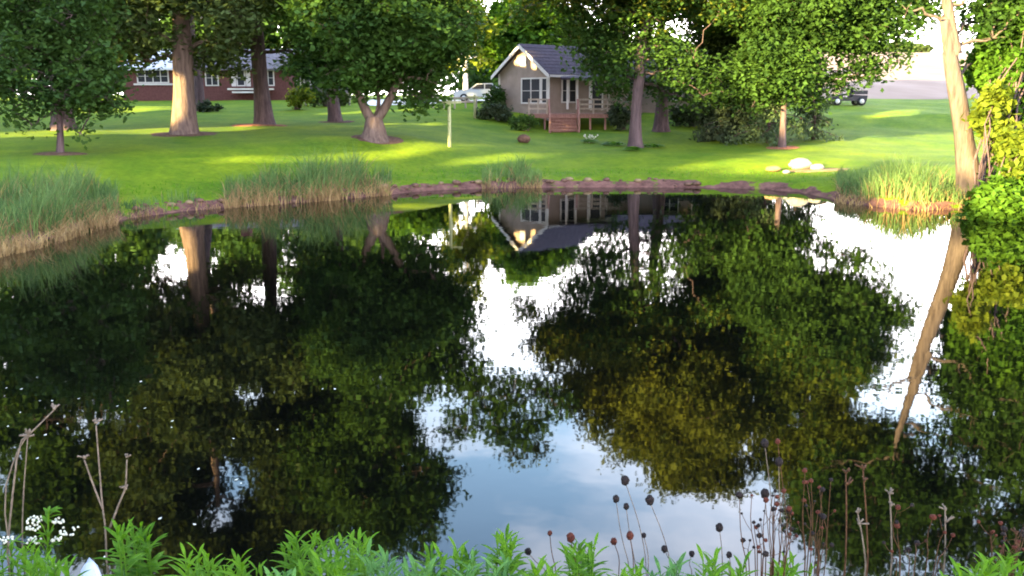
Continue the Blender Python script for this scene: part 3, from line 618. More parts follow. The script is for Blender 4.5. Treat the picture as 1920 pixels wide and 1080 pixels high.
for xs in (sx0, sx1):
    mb = MB(); mb.prism([(xs-.03, y0-.01, dz-.32), (xs-.03, y0-1.65, gz-.05), (xs-.03, y0-1.65, gz+.2), (xs-.03, y0-.01, dz-.02)], (.06, 0, 0)); mb.build('stringer', 'deck', dk)
    mb = MB()
    mb.box((xs, y0-.02, dz+.45), (.13, .13, 1.0)); mb.box((xs, y0-1.5, gz+.45), (.13, .13, 1.1))
    mb.prism([(xs-.04, y0-.08, dz+.80), (xs-.04, y0-1.45, gz+.86), (xs-.04, y0-1.45, gz+.98), (xs-.04, y0-.08, dz+.92)], (.08, 0, 0)); mb.build('stair_rail', 'deck', dk)
def rail(xa, xb, yy, nP):
    mb = MB()
    for k in range(nP): mb.box((xa+(xb-xa)*k/(nP-1), yy, dz+.47), (.1, .1, .95))
    for zz, t_ in ((.92, .10), (.62, .10), (.34, .10)): mb.box(((xa+xb)/2, yy-.07, dz+zz), (abs(xb-xa)+.1, .035, t_))
    mb.build('railing', 'palewood', dk)
rail(dx0+.05, sx0-.12, y0+.06, 3); rail(sx1+.12, dx1-.05, y0+.06, 4)
# ---- brick house
by = 77.0; bx0, bx1 = P(232, 185, by)[0], P(545, 185, by)[0]; bz0 = 2.9; bze = P(300, 128, by)[2]
bh = thing('brick_house', 'long low red brick house with white window trim behind the big trunks', 'house', ((bx0+bx1)/2, by, h1((bx0+bx1)/2, by)))
mb = MB(); mb.prism([(bx0, by, bz0), (bx0, by+7, bz0), (bx0, by+7, bze), (bx0, by+3.5, bze+1.5), (bx0, by, bze)], (bx1-bx0, 0, 0)); mb.build('wall', 'brick', bh)
bm = P(345, 185, by)[0]
for nm, xa, xb, mt in (('roof', bx0-.4, bm, 'paleroof'), ('roof', bm+.01, bx1+.4, 'greyroof')):
    mb = MB()
    for s_ in (-1, 1):
        a_ = np.array((xa, by+3.5, bze+1.55)); b_ = np.array((xa, by+3.5+s_*4.0, bze+1.55-1.5*4/3.5)); mb.prism([a_, b_, b_+(0, 0, .14), a_+(0, 0, .14)], (xb-xa, 0, 0))
    mb.build(nm, mt, bh)
for px_, w_, py_, hh_, pn in ((290, 2.5, 143, 1.0, 4), (454, .62, 146, 1.25, 1), (505, .9, 146, 1.2, 2), (400, 1.0, 146, 1.2, 2)):
    window(bh, (bx0, by), (1, 0), P(px_, 185, by)[0]-bx0, P(px_, py_, by)[2], w_, hh_, pn, shut=(px_ == 454))
mb = MB(); q = P(470, 167, by-.4); mb.box((q[0], by-.35, q[2]), (3.6, .7, .12)); mb.box((q[0], by-.6, q[2]-.25), (2.8, .5, .12)); mb.build('step', 'concrete', bh)
mb = MB(); q = P(300, 158, by); mb.box((q[0], by-.06, q[2]), (4.2, .12, .14)); mb.build('ledge', 'trim', bh)
mb = MB(); q = P(420, 185, by); mb.box((q[0], by+4.2, bze+1.7), (.8, .8, 1.6)); mb.box((q[0], by+4.2, bze+2.52), (.95, .95, .1)); mb.build('chimney', 'brick', bh)
# garage beyond
gy0 = 79.0; g0, g1 = P(548, 185, gy0)[0], P(640, 185, gy0)[0]; gze = P(600, 136, gy0)[2]
gg = thing('garage', 'dark garage with small windows between the brick house and the forked tree', 'garage', ((g0+g1)/2, gy0, h1((g0+g1)/2, gy0)))
mb = MB(); mb.prism([(g0, gy0, 2.9), (g0, gy0+5, 2.9), (g0, gy0+5, gze), (g0, gy0+2.5, gze+1), (g0, gy0, gze)], (g1-g0, 0, 0)); mb.build('wall', 'greyroof', gg)
mb = MB()
for s_ in (-1, 1):
    a_ = np.array((g0-.2, gy0+2.5, gze+1.05)); b_ = np.array((g0-.2, gy0+2.5+s_*2.9, gze+1.05-2.9*.4)); mb.prism([a_, b_, b_+(0, 0, .12), a_+(0, 0, .12)], (g1-g0+.4, 0, 0))
mb.build('roof', 'greyroof', gg)
for px_ in (565, 590, 618): window(gg, (g0, gy0), (1, 0), P(px_, 185, gy0)[0]-g0, P(px_, 152, gy0)[2], .6, .6, 2)
# fence before the garage
def fence(label, pts, hgt, mat, n_):
    a = np.array(pts[0]); b_ = np.array(pts[1]); t = thing('rail_fence', label, 'fence', (*((a+b_)/2), h1(*((a+b_)/2)))); mb = MB()
    for k in range(n_): mb = MB(); q = a+(b_-a)*k/(n_-1); mb.box((q[0], q[1], h1(*q)+hgt/2), (.12, .12, hgt)); mb.build('post', mat, t)
    mb = MB(); c = (a+b_)/2; rz = math.atan2(*(b_-a)[::-1])
    z_ = [h1(*a), h1(*b_)]
    for f_ in (.9, .55):
        mb.prism([(a[0], a[1]-.09, z_[0]+hgt*f_-.06), (b_[0], b_[1]-.09, z_[1]+hgt*f_-.06), (b_[0], b_[1]-.09, z_[1]+hgt*f_+.06), (a[0], a[1]-.09, z_[0]+hgt*f_+.06)], (0, .04, 0))
    mb.build('rail', mat, t)
fence('low pale rail fence running in front of the dark garage', (P(545, 185, 70)[:2], P(655, 185, 70)[:2]), .95, 'palewood', 5)
fence('low pale rail fence between the slim white stem and the cottage', (P(812, 185, 68)[:2], P(893, 185, 68)[:2]), .8, 'palewood', 5)
# tan shed at the right
sp = P(1545, 185, 76); st = thing('shed', 'small tan shed with a rust roof left of the black cart', 'shed', (sp[0], 76, h1(sp[0], 76)))
mb = MB(); mb.prism([(sp[0]-1.4, 76, 3.0), (sp[0]+1.4, 76, 3.0), (sp[0]+1.4, 76, 4.5), (sp[0], 76, 5.1), (sp[0]-1.4, 76, 4.5)], (0, 2.6, 0)); mb.build('wall', 'tan', st)
mb = MB()
for s_ in (-1, 1): mb.prism([(sp[0], 75.7, 5.15), (sp[0]+s_*1.7, 75.7, 4.42), (sp[0]+s_*1.7, 75.7, 4.52), (sp[0], 75.7, 5.25)], (0, 3.2, 0))
mb.build('roof', 'rustroof', st); mb = MB(); mb.box((sp[0]+.2, 75.98, 3.75), (.9, .05, 1.5)); mb.build('door', 'palewood', st)

# ================================================================ vehicles
def wheel(parent, c, r, w):
    mb = MB(); mb.tube([(c[0]-w/2, c[1], c[2]), (c[0]+w/2, c[1], c[2])] if w > 0 else [(c[0], c[1]+w/2, c[2]), (c[0], c[1]-w/2, c[2])], r, 16); t = mb.build('tyre', 'black', parent)
    mb = MB(); k = abs(w)/2+.01; mb.tube([(c[0]-k, c[1], c[2]), (c[0]+k, c[1], c[2])] if w > 0 else [(c[0], c[1]-k, c[2]), (c[0], c[1]+k, c[2])], r*.55, 12); mb.build('rim', 'steel', t)
cx, cy = P(1588, 185, 72)[0], 72.0; cz = h1(cx, cy)
ct = thing('utility_cart', 'black utility cart with a cargo bed parked on the lawn at the right', 'cart', (cx, cy, cz))
mb = MB(); mb.prism([(cx-1.35, cy-.6, cz+.35), (cx+1.3, cy-.6, cz+.35), (cx+1.35, cy-.6, cz+.75), (cx+.35, cy-.6, cz+.8), (cx+.2, cy-.6, cz+.62), (cx-.5, cy-.6, cz+.62), (cx-.6, cy-.6, cz+.85), (cx-1.3, cy-.6, cz+.75)], (0, 1.2, 0)); mb.build('body', 'blackpaint', ct)
mb = MB(); mb.box((cx+.82, cy, cz+.98), (1.05, 1.15, .28)); mb.build('cargo_bed', 'blackpaint', ct)
mb = MB(); mb.box((cx-.1, cy, cz+.82), (.5, 1.0, .14)); mb.box((cx+.18, cy, cz+1.05), (.1, 1.0, .45)); mb.build('seat', 'black', ct)
mb = MB()
for a_ in (-.75, .25):
    for s_ in (-.52, .52): mb.tube([(cx+a_, cy+s_, cz+.7), (cx+a_*.8, cy+s_, cz+1.5)], .025, 6)
mb.box((cx-.2, cy, cz+1.52), (1.1, 1.15, .05)); mb.build('roof_frame', 'blackpaint', ct)
for a_ in (-.95, .9):
    for s_ in (-.6, .6): wheel(ct, (cx+a_, cy+s_, cz+.32), .32, -.24)
# white car by the cottage
cx, cy = P(903, 185, 74)[0], 74.0; cz = h1(cx, cy)+.03
cr_ = thing('parked_car', 'white car parked on the drive left of the cottage', 'car', (cx, cy, cz))
def carbody(mb, prof, y0_, y1_): mb.prism([(cx+a, y0_, cz+b_) for a, b_ in prof], (0, y1_-y0_, 0))
mb = MB(); carbody(mb, [(-2.1, .3), (-2.15, .62), (-2.0, .82), (-1.1, .93), (1.55, .95), (2.05, .86), (2.15, .6), (2.1, .3)], cy-.85, cy+.85)
carbody(mb, [(-.95, .95), (-.35, 1.38), (.85, 1.42), (1.5, .95)], cy-.72, cy+.72); mb.build('body', 'carwhite', cr_)
for yy in (cy-.74, cy+.72):
    for pr_ in ([(-.75, .98), (-.3, 1.32), (.22, 1.34), (.22, .98)], [(.3, .98), (.3, 1.34), (.8, 1.34), (1.25, .98)]): mb = MB(); mb.prism([(cx+a, yy, cz+b_) for a, b_ in pr_], (0, .02, 0)); mb.build('window', 'glass', cr_)
for a_ in (-1.35, 1.35):
    for s_ in (-.78, .78): wheel(cr_, (cx+a_, cy+s_, cz+.31), .31, -.2)
mb = MB(); mb.box((cx-2.13, cy-.6, cz+.66), (.08, .35, .14)); mb.build('headlight', 'steel', cr_)
mb = MB(); mb.box((cx-2.13, cy+.6, cz+.66), (.08, .35, .14)); mb.build('headlight', 'steel', cr_)
# clothes line posts
def tpost(px_, pyb, top, label):
    q = G(px_, pyb); t = thing('clothes_post', label, 'post', q, 'posts of the clothes line'); zt = P(px_, top, q[1])[2]
    mb = MB(); mb.tube([q-np.array((0, 0, .1)), (q[0]+.01, q[1], (q[2]+zt)/2), (q[0], q[1], zt)], [.085, .08, .075], 8); mb.build('pole', 'greenwood', t)
    mb = MB(); mb.box((q[0], q[1]-.09, zt-.14), (1.1, .07, .10)); mb.build('crossarm', 'greenwood', t); return q, zt
qa, za = tpost(843, 276, 186, 'tall mossy wooden post standing alone on the lawn'); qb, zb = tpost(890, 222, 178, 'short wooden post near the bushes left of the cottage')
mb = MB()
for s_ in (-.45, .45): mb.tube([(qa[0]+s_, qa[1]-.09, za-.08), ((qa[0]+qb[0])/2+s_, (qa[1]+qb[1])/2, (za+zb)/2-.3), (qb[0]+s_, qb[1]-.09, zb-.08)], .012, 5)
tag(mb.build('clothes_line', 'palewood'), 'thin lines strung between the two wooden posts', 'clothes line')

# ================================================================ shrubs, stones, bank plants
bush('garden_bush', 'low dark green shrub left of the cottage deck', base_at(935, 226), [E(base_at(935, 226)+(0, 0, .55), (1.5, .8, .4), 12)], 'darkbush', .14, 2200, 'bushes round the cottage', lr=.3, sig=.15)
bush('garden_bush', 'rounded green shrub at the left end of the deck', base_at(985, 246), [E(base_at(985, 246)+(0, 0, .4), (.9, .6, .3), 10)], 'oak', .13, 1500, 'bushes round the cottage', lr=.25, sig=.13)
bush('garden_bush', 'tall shrub against the cottage left corner', np.array((*(cL+gd*.4+no*.7), h1(*(cL+gd*.4+no*.7)))), [E(np.array((*(cL+gd*.4+no*.7), 3.5)), (.7, .5, .7), 10)], 'maple', .13, 1400, 'bushes round the cottage', lr=.3, sig=.15)
bush('garden_bush', 'dark purple shrub right of the deck behind the brown trunk', base_at(1165, 244), [E(base_at(1160, 244)+(0, 0, .9), (1.0, .7, .7), 12)], 'darkbush', .14, 2000, 'bushes round the cottage', lr=.3, sig=.15)
bush('garden_bush', 'broad dark shrub under the wing window', base_at(1300, 238), [E(base_at(1300, 238)+(0, 0, .9), (1.9, .8, .7), 18)], 'darkbush', .15, 3200, 'bushes round the cottage', lr=.35, sig=.18)
bush('garden_bush', 'golden sunlit shrub between the tall dark trunk and the garage', base_at(560, 206), [E(base_at(560, 206)+(0, 0, .9), (.9, .6, .8), 12)], 'gold', .15, 1700, 'bushes by the brick house', lr=.3, sig=.16)
bush('garden_bush', 'green hedge shrub under the rail fence', base_at(612, 200), [E(base_at(612, 200)+(0, 0, .5), (1.6, .6, .45), 12)], 'dull', .15, 1800, 'bushes by the brick house', lr=.3, sig=.16)
bush('garden_bush', 'small dark shrub right of the widest trunk', base_at(388, 210), [E(base_at(390, 210)+(0, 0, .3), (.9, .5, .3), 8)], 'darkbush', .14, 900, 'bushes by the brick house', lr=.22, sig=.12)
bush('garden_bush', 'rust red shrub behind the limbs of the forked tree', base_at(790, 188), [E(base_at(790, 188)+(0, 0, .5), (.9, .6, .4), 8)], 'redseed', .14, 900, 'bushes by the brick house', lr=.25, sig=.12)
for k, (px_, py_, w_, lb) in enumerate(((1150, 274, .5, 'leafy hosta clump left of the brown trunk foot'), (1222, 278, .55, 'leafy hosta clump right of the brown trunk foot'),
                                       (1105, 268, .35, 'hosta clump with white blooms below the steps'), (1185, 283, .35, 'small hosta clump in front of the brown trunk'))):
    q = base_at(px_, py_); t = thing('hosta', lb, 'plant', q, 'plants round the cottage tree'); n_ = 70; a_ = rng.uniform(0, 6.28, n_); r_ = w_*np.sqrt(rng.uniform(.05, 1, n_))
    V = []
    for i in range(n_):
        c_, s_ = math.cos(a_[i]), math.sin(a_[i]); o = q+(c_*r_[i], s_*r_[i]*.7, .05); tip = o+np.array((c_*.25, s_*.25, .20-.2*r_[i]/w_)); sd_ = np.array((-s_, c_, 0))*.09; V.append([o, (o+tip)/2+sd_+(0, 0, .10), tip, (o+tip)/2-sd_+(0, 0, .10)])
    quads('foliage', np.array(V), 'weed', t)
    if k == 2:
        for i in range(12): mb = MB(); p_ = q+(rng.normal()*.25, rng.normal()*.2, .33+rng.uniform(0, .12)); mb.ball(p_, .045, 6, 4, .2); mb.tube([q, (q+p_)/2, p_], .006, 4); mb.build('flower', 'petal', t)
def rock(px_, py_, r, label, mat='stone', group=None, sink=.2, q=None):
    q = base_at(px_, py_) if q is None else q; mb = MB(); mb.ball((0, 0, 0), r, 14, 10, .09); o = mb.build('rock', mat); o.location = (q[0], q[1], q[2]+r[2]*(1-sink)); return tag(o, label, 'rock', group)
rock(1500, 318, (.50, .35, .26), 'large white rock on the sunlit bank', group='rocks on the bank')
rock(1450, 322, (.34, .25, .13), 'flat tan rock left of the large white rock', 'sand', 'rocks on the bank'); rock(1532, 320, (.30, .22, .15), 'pale rock right of the large white rock', group='rocks on the bank')
rock(1474, 326, (.16, .13, .09), 'smallest pale rock below the large white rock', group='rocks on the bank')
rock(1578, 326, (.13, .12, .10), 'dark stone at the right end of the sandy patch', 'mulch', 'rocks on the bank')
rock(982, 268, (.34, .28, .24), 'dark boulder on the lawn before the deck', 'mulch')
bed('soil', 'sand', *G(1535, 320)[:2], 1.5, .5, .03)
n_ = 0
for px_ in np.linspace(255, 1525, 74):
    p_ = P(px_+rng.uniform(-8, 8), 360, 30); u_ = p_[0]/p_[1]; ys = np.arange(18, 46, .1); d_ = sdist(u_*ys, ys); i = np.argmax((d_ > rng.uniform(.02, .6)) & (ys > 20)); q = np.array((u_*ys[i], ys[i])); q = np.array((*q, h1(*q)))
    if n_ > 60: break
    rr = rng.uniform(.05, .15); mb = MB(); mb.ball((0, 0, 0), (rr*1.3, rr, rr*.7), 8, 6, .18); o = mb.build('clod', 'mulch' if rng.uniform() < .8 else 'sand'); o.location = tuple(q+(0, 0, rr*.2)); n_ += 1
    tag(o, 'small dark clod of earth on the bare muddy edge of the far bank', 'clod', 'clods along the muddy bank')
# reeds: a bed of upright blades with a dry straw skirt
def blades(pts, hgt, wid, lean, seg=3):
    n_ = len(pts); w = rng.uniform(0, 6.28, n_); hh = hgt*rng.uniform(.35, 1.2, n_)**.9; ln = lean*rng.uniform(.1, 1, n_)*hh
    dx = np.stack([np.cos(w), np.sin(w)], 1); th = rng.uniform(0, 3.14, n_); sd_ = np.stack([np.cos(th), np.sin(th)*.5, 0*th], 1)*wid/2
    rows = []
    for i in range(seg+1):
        f = i/seg; c = np.concatenate([pts[:, :2]+dx*(ln*f**2)[:, None], (pts[:, 2]+hh*f*(1-.25*f*lean))[:, None]], 1); wd = sd_*(1-f)**.6 if i < seg else sd_*.06; rows.append((c-wd, c+wd))
    return np.concatenate([np.stack([rows[i][0], rows[i][1], rows[i+1][1], rows[i+1][0]], 1) for i in range(seg)], 0)
def reedbed(label, px0, px1, hgt, depth0, depth1, n_, dry=.5, profile=None, dryh=.6):
    """a bed along the shore between two photo columns; depths are distances from the waterline, negative in the water"""
    a = (px0-960)/FPX; b_ = (px1-960)/FPX; L0 = []
    while len(L0) < n_:
        k = n_*6; u = rng.uniform(a, b_, k); y = rng.uniform(17, 44, k); x = u*y*1.02; d_ = sdist(x, y); ok = (d_ > depth0) & (d_ < depth1) & (y > 15) & (rng.uniform(size=k) < .25+.75*(np.sin(x*2.3+y)*np.sin(y*1.7-x*.8+1) > -.1))
        L0 += list(zip(x[ok], y[ok], u[ok]))
    L0 = np.array(L0[:n_]); z = np.maximum(H(L0[:, 0], L0[:, 1]), -.05); f = (L0[:, 2]-a)/(b_-a); clump = .72+.28*np.sin(L0[:, 0]*2.1+L0[:, 1]*1.3)*np.sin(L0[:, 0]*.9+1)
    env = np.sin(np.pi*np.clip(f, .02, .98))**.7*(.55+.45*np.sin(L0[:, 0]*3.1+1)*np.sin(L0[:, 0]*1.27+L0[:, 1]))*1.15*rng.uniform(.65, 1.1, len(L0))
    c = thing('reed_bed', label, 'reeds', (L0[:, 0].mean(), L0[:, 1].mean(), 0)); c['kind'] = 'stuff'
    p = np.stack([L0[:, 0], L0[:, 1], z], 1)
    parts = []
    dd = sdist(p[:, 0], p[:, 1]); gr = dd > depth0+(depth1-depth0)*.20
    for lo, hi, s in ((0, .3, .42), (.3, .5, .6), (.5, .7, .8), (.7, 2, 1.0)):
        m_ = (env >= lo) & (env < hi) & gr
        if m_.any(): parts.append(blades(p[m_], hgt*s, .032, .6))
    quads('blades', np.concatenate(parts), 'reed', c)
    m2 = gr & (env > .35) & (rng.uniform(size=len(p)) < .13); quads('dry_blades', blades(p[m2], hgt*.72, .03, .7), 'straw', c)
    m_ = (dd < depth0+(depth1-depth0)*.42) & (rng.uniform(size=len(p)) < dry)
    if m_.any(): quads('dry_blades', blades(p[m_], hgt*dryh*.8, .03, 1.1), 'straw', c)
reedbed('tall blue green reeds with straw coloured bases at the left edge of the pond', -30, 235, 1.55, -.7, 2.6, 3600, 1, dryh=.5)
reedbed('reeds in the middle left of the far bank below the forked tree', 430, 740, 1.75, -.35, 1.5, 2300, 1, dryh=.6)
reedbed('thin dry grass along the muddy edge between the left reeds', 235, 440, .55, -.2, .8, 330, .9, dryh=.7)
reedbed('small reed tuft on the bank straight below the wooden post', 905, 1015, 1.15, -.25, 1.3, 700, .9, dryh=.45)
reedbed('broad green reeds with yellow bases left of the leaning trunk', 1555, 1830, 1.35, -.5, 2.8, 3300, .4, dryh=.5)
# short grass fringe over the top of the mud
n_ = 26000; u = rng.uniform(-.58, .58, n_); yy = rng.uniform(18, 46, n_); xx = u*yy; dd = sdist(xx, yy); k = (dd > .75+.35*np.sin(xx*2.1)*np.sin(xx*.73+yy)) & (dd < 3.2); p = np.stack([xx[k], yy[k], H(xx[k], yy[k])], 1)
tag(quads('lawn_edge_grass', blades(p, .13, .03, .5, 2), 'weed'), 'short rough grass along the top of the muddy bank', 'grass', kind='stuff')

# ================================================================ the near bank
def nearG(px_, D): p = P(px_, 1000, D); return np.array((p[0], D, h1(p[0], D)))
def leaf_strip(o, dr, L_, w, bend=.5, seg=4):
    """one long pointed leaf, folded along its midrib"""
    dr = dr/np.linalg.norm(dr); sd_ = np.cross(dr, (0, 0, 1.)); sd_ /= np.linalg.norm(sd_)+1e-9; up = np.cross(sd_, dr); rows = []
    for i in range(seg+1):
        f = i/seg; c = o+dr*L_*f+np.array((0, 0, -1))*bend*L_*f*f; ww = w*math.sin(math.pi*min(max(f*.93+.06, 0), 1))**.8/2; rows.append((c-sd_*ww+up*ww*.35, c, c+sd_*ww+up*ww*.35))
    return [q for i in range(seg) for q in ([rows[i][0], rows[i][1], rows[i+1][1], rows[i+1][0]], [rows[i][1], rows[i][2], rows[i+1][2], rows[i+1][1]])]
def weed(label, px_, top, D, wpx, nsh, mat='weed', name='leafy_weed', group='leafy weeds along the near bank', L0=.158):
    t = thing(name, label, 'plant', nearG(px_, D), group); st = MB(); V = []; top -= 8; nsh = int(nsh*2.1)
    for s_ in range(nsh):
        dpx = rng.uniform(-.5, .5)*wpx if nsh > 1 else 0; Ds = D+rng.uniform(-.22, .22); tp = top+rng.uniform(0, 34)+abs(dpx)*.22
        e = P(px_+dpx, tp+12, Ds); a = nearG(px_+dpx*.8, Ds); a[2] -= .03; c = curve(a, e, 0, 8, .03); st.tube(c, np.linspace(.006, .0025, 8), 5)
        H_ = e[2]-a[2]; k = int(H_/.024); ph = rng.uniform(0, 6.28)
        for i in range(k):
            f = .25+.75*(i+.5)/k; q = np.array([np.interp(f*7, range(8), c[:, j]) for j in range(3)]); ph += 2.4+rng.uniform(-.3, .3); top_ = (f-.25)/.75
            el = -.05+1.0*max(0, top_-.72)/.28*1.05+rng.uniform(-.12, .2); L_ = L0*(1.05-.5*max(0, top_-.65)/.35)*rng.uniform(.75, 1.15)
            V += leaf_strip(q, np.array((math.cos(ph)*math.cos(el), math.sin(ph)*math.cos(el), math.sin(el))), L_, L_*.17, .28)
    st.build('stem', mat, t); quads('leaves', np.array(V), mat, t, org=ORG[t.name]); return t
WL = [(20, 1015, 3.3, 110, 6, 'bright weed in the bottom left corner', 'weed'), (95, 1045, 3.1, 80, 4, 'low weed under the white flower heads', 'weed'),
      (262, 978, 3.4, 90, 6, 'tallest bright weed right of the forked dry stalk', 'weed'), (375, 1030, 3.4, 60, 4, 'narrow weed between two bushier weeds at lower left', 'weed'),
      (450, 1040, 3.2, 90, 5, 'low weed right of the narrow weed at lower left', 'weed'), (560, 996, 3.4, 100, 6, 'spiky weed with raised tips below the olive reflection', 'weed'),
      (650, 1000, 3.5, 80, 5, 'spiky weed joined to the left of the blue green weeds', 'weed'), (725, 1028, 3.2, 90, 5, 'blue green weed left of the sky reflection', 'weedblue'),
      (505, 1055, 3.0, 90, 4, 'blue green weed under the spiky weed', 'weedblue'), (840, 1022, 3.5, 90, 6, 'bushy weed at the left end of the sky reflection', 'weed'),
      (950, 1000, 3.6, 60, 5, 'weed with one high tip before the sky reflection', 'weed'), (900, 1040, 3.2, 110, 6, 'low bushy weed below the high tip', 'weedblue'),
      (1010, 1050, 3.1, 70, 4, 'small weed between the high tip and the upright weed', 'weed'), (1095, 1008, 3.5, 80, 5, 'upright weed beside the pinkish seed heads', 'weed'),
      (1180, 1056, 3.1, 80, 4, 'low weed under the trio of black seed heads', 'weed'), (1265, 1046, 3.2, 90, 4, 'weed under the bent black seed head', 'weedblue'), (1350, 1038, 3.3, 90, 5, 'bright weed left of the rusty tangle', 'weed'),
      (1490, 1038, 3.5, 90, 4, 'green weed inside the rusty tangle', 'weed'), (1810, 1042, 3.2, 100, 5, 'bright arching weed in the right corner', 'weed'), (1890, 1030, 3.3, 90, 5, 'bright weed in the bottom right corner', 'weed'), (600, 1040, 3.1, 80, 5, 'low weed between the spiky weeds', 'weed'), (790, 1052, 3.1, 70, 4, 'low weed at the foot of the blue green weed', 'weedblue')]
for px_, tp, D, w_, ns_, lb, mt in WL: weed(lb, px_, tp, D, w_, ns_, mt)
def stem_pts(x0_, y0_, x1_, y1_, D, bow=0):
    """a stem from its foot on the ground below (x0, y0) to its tip (x1, y1)"""
    a = P(x0_, y0_, D); g_ = nearG(x0_, D); e = P(x1_, y1_, D+.05); m_ = (a+e)/2+np.array((bow, 0, 0)); return [g_, (g_+a)/2+(0, 0, 0), a, m_, e]
def smoothp(p, n_=2):
    p = np.array(p, float)
    for _ in range(n_): p = np.array([p[0]]+[q for i in range(len(p)-1) for q in (.75*p[i]+.25*p[i+1], .25*p[i]+.75*p[i+1])]+[p[-1]])
    return p
def flower(label, x0_, x1_, y1_, r=7, D=3.5, mat='seed', bow=0, group='coneflower seed heads on thin stems', y0_=1075):
    q = nearG(x0_, D); t = thing('seed_stalk', label, 'seed head', q, group); c = smoothp(stem_pts(x0_, y0_, x1_, y1_, D, bow)); mb = MB(); mb.tube(c, np.linspace(.0028, .0016, len(c)), 5)
    mb.build('stem', 'redstalk' if mat == 'redseed' else 'stalk', t); rr = r*D/FPX; mb = MB(); mb.ball(c[-1]+(0, 0, rr*.3), (rr, rr, rr*1.15), 10, 8, .14); mb.build('seed_head', mat, t)
FL = [(1215, 1172, 903, 9, 'seed', 'highest black seed head before the sky reflection'), (1185, 1155, 937, 7, 'seed', 'small black seed head left of the highest one'), (1195, 1174, 951, 6, 'seed', 'small grey seed head under the highest black one'),
      (1262, 1218, 940, 9, 'seed', 'large black seed head right of the highest one'), (1275, 1246, 1031, 7, 'seed', 'flattened dark seed head on a bent stem'), (1160, 1151, 1017, 7, 'redseed', 'left one of two red seed heads low before the sky reflection'),
      (1188, 1181, 1006, 8, 'redseed', 'right one of two red seed heads low before the sky reflection'), (1088, 1070, 1010, 9, 'redseed', 'pinkish red seed head above the upright weed'), (1045, 1031, 1001, 5, 'redseed', 'tiny pinkish seed head left of the upright weed'),
      (1030, 990, 1036, 7, 'seed', 'dark drooping seed head near the high weed tip'), (1355, 1349, 991, 8, 'seed', 'black seed head standing alone left of the rusty tangle'), (1450, 1434, 833, 8, 'seed', 'topmost black seed head over the rusty tangle'),
      (1475, 1460, 868, 8, 'seed', 'black seed head just under the topmost one'), (1300, 1297, 1040, 6, 'seed', 'low dark seed head among the right weeds'), (1368, 1367, 1042, 6, 'seed', 'low dark seed head left of the green weed'),
      (1448, 1434, 928, 9, 'seed', 'dark seed head at the left top of the rusty tangle'), (1215, 1207, 1005, 5, 'seed', 'small grey seed head right of the red pair'), (1485, 1458, 829, 5, 'redseed', 'small red seed head beside the topmost black one')]
for x0_, x1_, y1_, r, mt, lb in FL: flower(lb, x0_, x1_, y1_, r, 3.5+rng.uniform(-.15, .2), mt, rng.uniform(-.02, .02))
# the rusty tangle: many-branched plants
def tangle(label, px_, n_, x0_, x1_, y0_, y1_, D, group):
    t = thing('branched_plant', label, 'plant', nearG(px_, D), group); mb = MB(); a = []; b_ = []; root = nearG(px_, D)
    for i in range(n_):
        tx, ty = rng.uniform(x0_, x1_), rng.uniform(y0_, y1_); Dd = D+rng.uniform(-.2, .2); e = P(tx, ty, Dd); k = P(px_+(tx-px_)*.75, 1060-rng.uniform(0, 30), D)
        c = smoothp([root, (root+k)/2, k, (k+e)/2+rng.normal(size=3)*.012, e], 1); mb.tube(c, np.linspace(.0030, .0012, len(c)), 4); (a if rng.uniform() < .55 else b_).append((e, rng.uniform(3, 7)*D/FPX))
        for _ in range(2 if n_ > 20 else 1):
            j = len(c)//2+rng.integers(0, len(c)//2-1); e2 = c[j]+np.array((rng.uniform(-.06, .06), rng.uniform(-.04, .04), rng.uniform(.02, .07))); mb.tube([c[j], (c[j]+e2)/2+(0, 0, -.006), e2], .0011, 4); (a if rng.uniform() < .5 else b_).append((e2, rng.uniform(2.5, 5)*D/FPX))
    mb.build('stem', 'redstalk', t)
    for lst, mt in ((a, 'redseed'), (b_, 'seed')):
        if lst:
            for e, r in lst: mb = MB(); mb.ball(e, (r, r, r*.9), 8, 6, .2); mb.build('seed_head', mt, t)
tangle('rusty plant with many red and black seed heads before the right of the sky reflection', 1445, 20, 1385, 1490, 920, 1040, 3.4, 'rusty seeding plants')
tangle('taller rusty plant with dark heads at the edge of the olive reflection', 1520, 12, 1495, 1560, 880, 1030, 3.4, 'rusty seeding plants')
tangle('thin rusty plant near the right bottom corner', 1715, 8, 1660, 1790, 950, 1040, 3.3, 'rusty seeding plants')
tangle('rusty plant standing behind the bright weed in the right corner', 1860, 12, 1850, 1925, 985, 1050, 3.3, 'rusty seeding plants')
def drystalk(label, segs, D, mat='stalk', tips=(), r=.0048, group='dry bare stalks on the near bank'):
    g_ = nearG(segs[0][0][0], D); t = thing('dry_stalk', label, 'stalk', g_, group); mb = MB()
    for i, s_ in enumerate(segs):
        p = [P(a, b_, D) for a, b_ in s_]
        if i == 0: p = [g_]+p
        c = smoothp(p, 1); mb.tube(c, np.linspace(r, r*.6, len(c)), 6, .1)
    mb.build('stem', mat, t)
    if tips:
        for a, b_ in tips:
            mb = MB(); c = P(a, b_, D)
            for k in range(5): mb.tube([c, c+np.array((rng.normal()*.012, rng.normal()*.012, rng.uniform(.003, .018)))], [.003, .004], 5)
            mb.ball(c, .007, 6, 5, .25); mb.build('tip', mat, t)
drystalk('forked dry stalk with three broken tips left of the tallest weed', [[(200, 1060), (198, 990), (192, 950), (185, 860), (180, 798)], [(193, 955), (175, 910), (158, 862)], [(206, 990), (225, 940), (236, 915), (238, 862)]], 3.5, 'stalk', [(180, 792), (158, 858), (238, 856), (236, 916)])
drystalk('thin dry stalk leaning right at the left edge', [[(12, 1060), (20, 960), (35, 830), (60, 810), (102, 768)]], 3.5, 'stalk', [(102, 766), (52, 812)], .005)
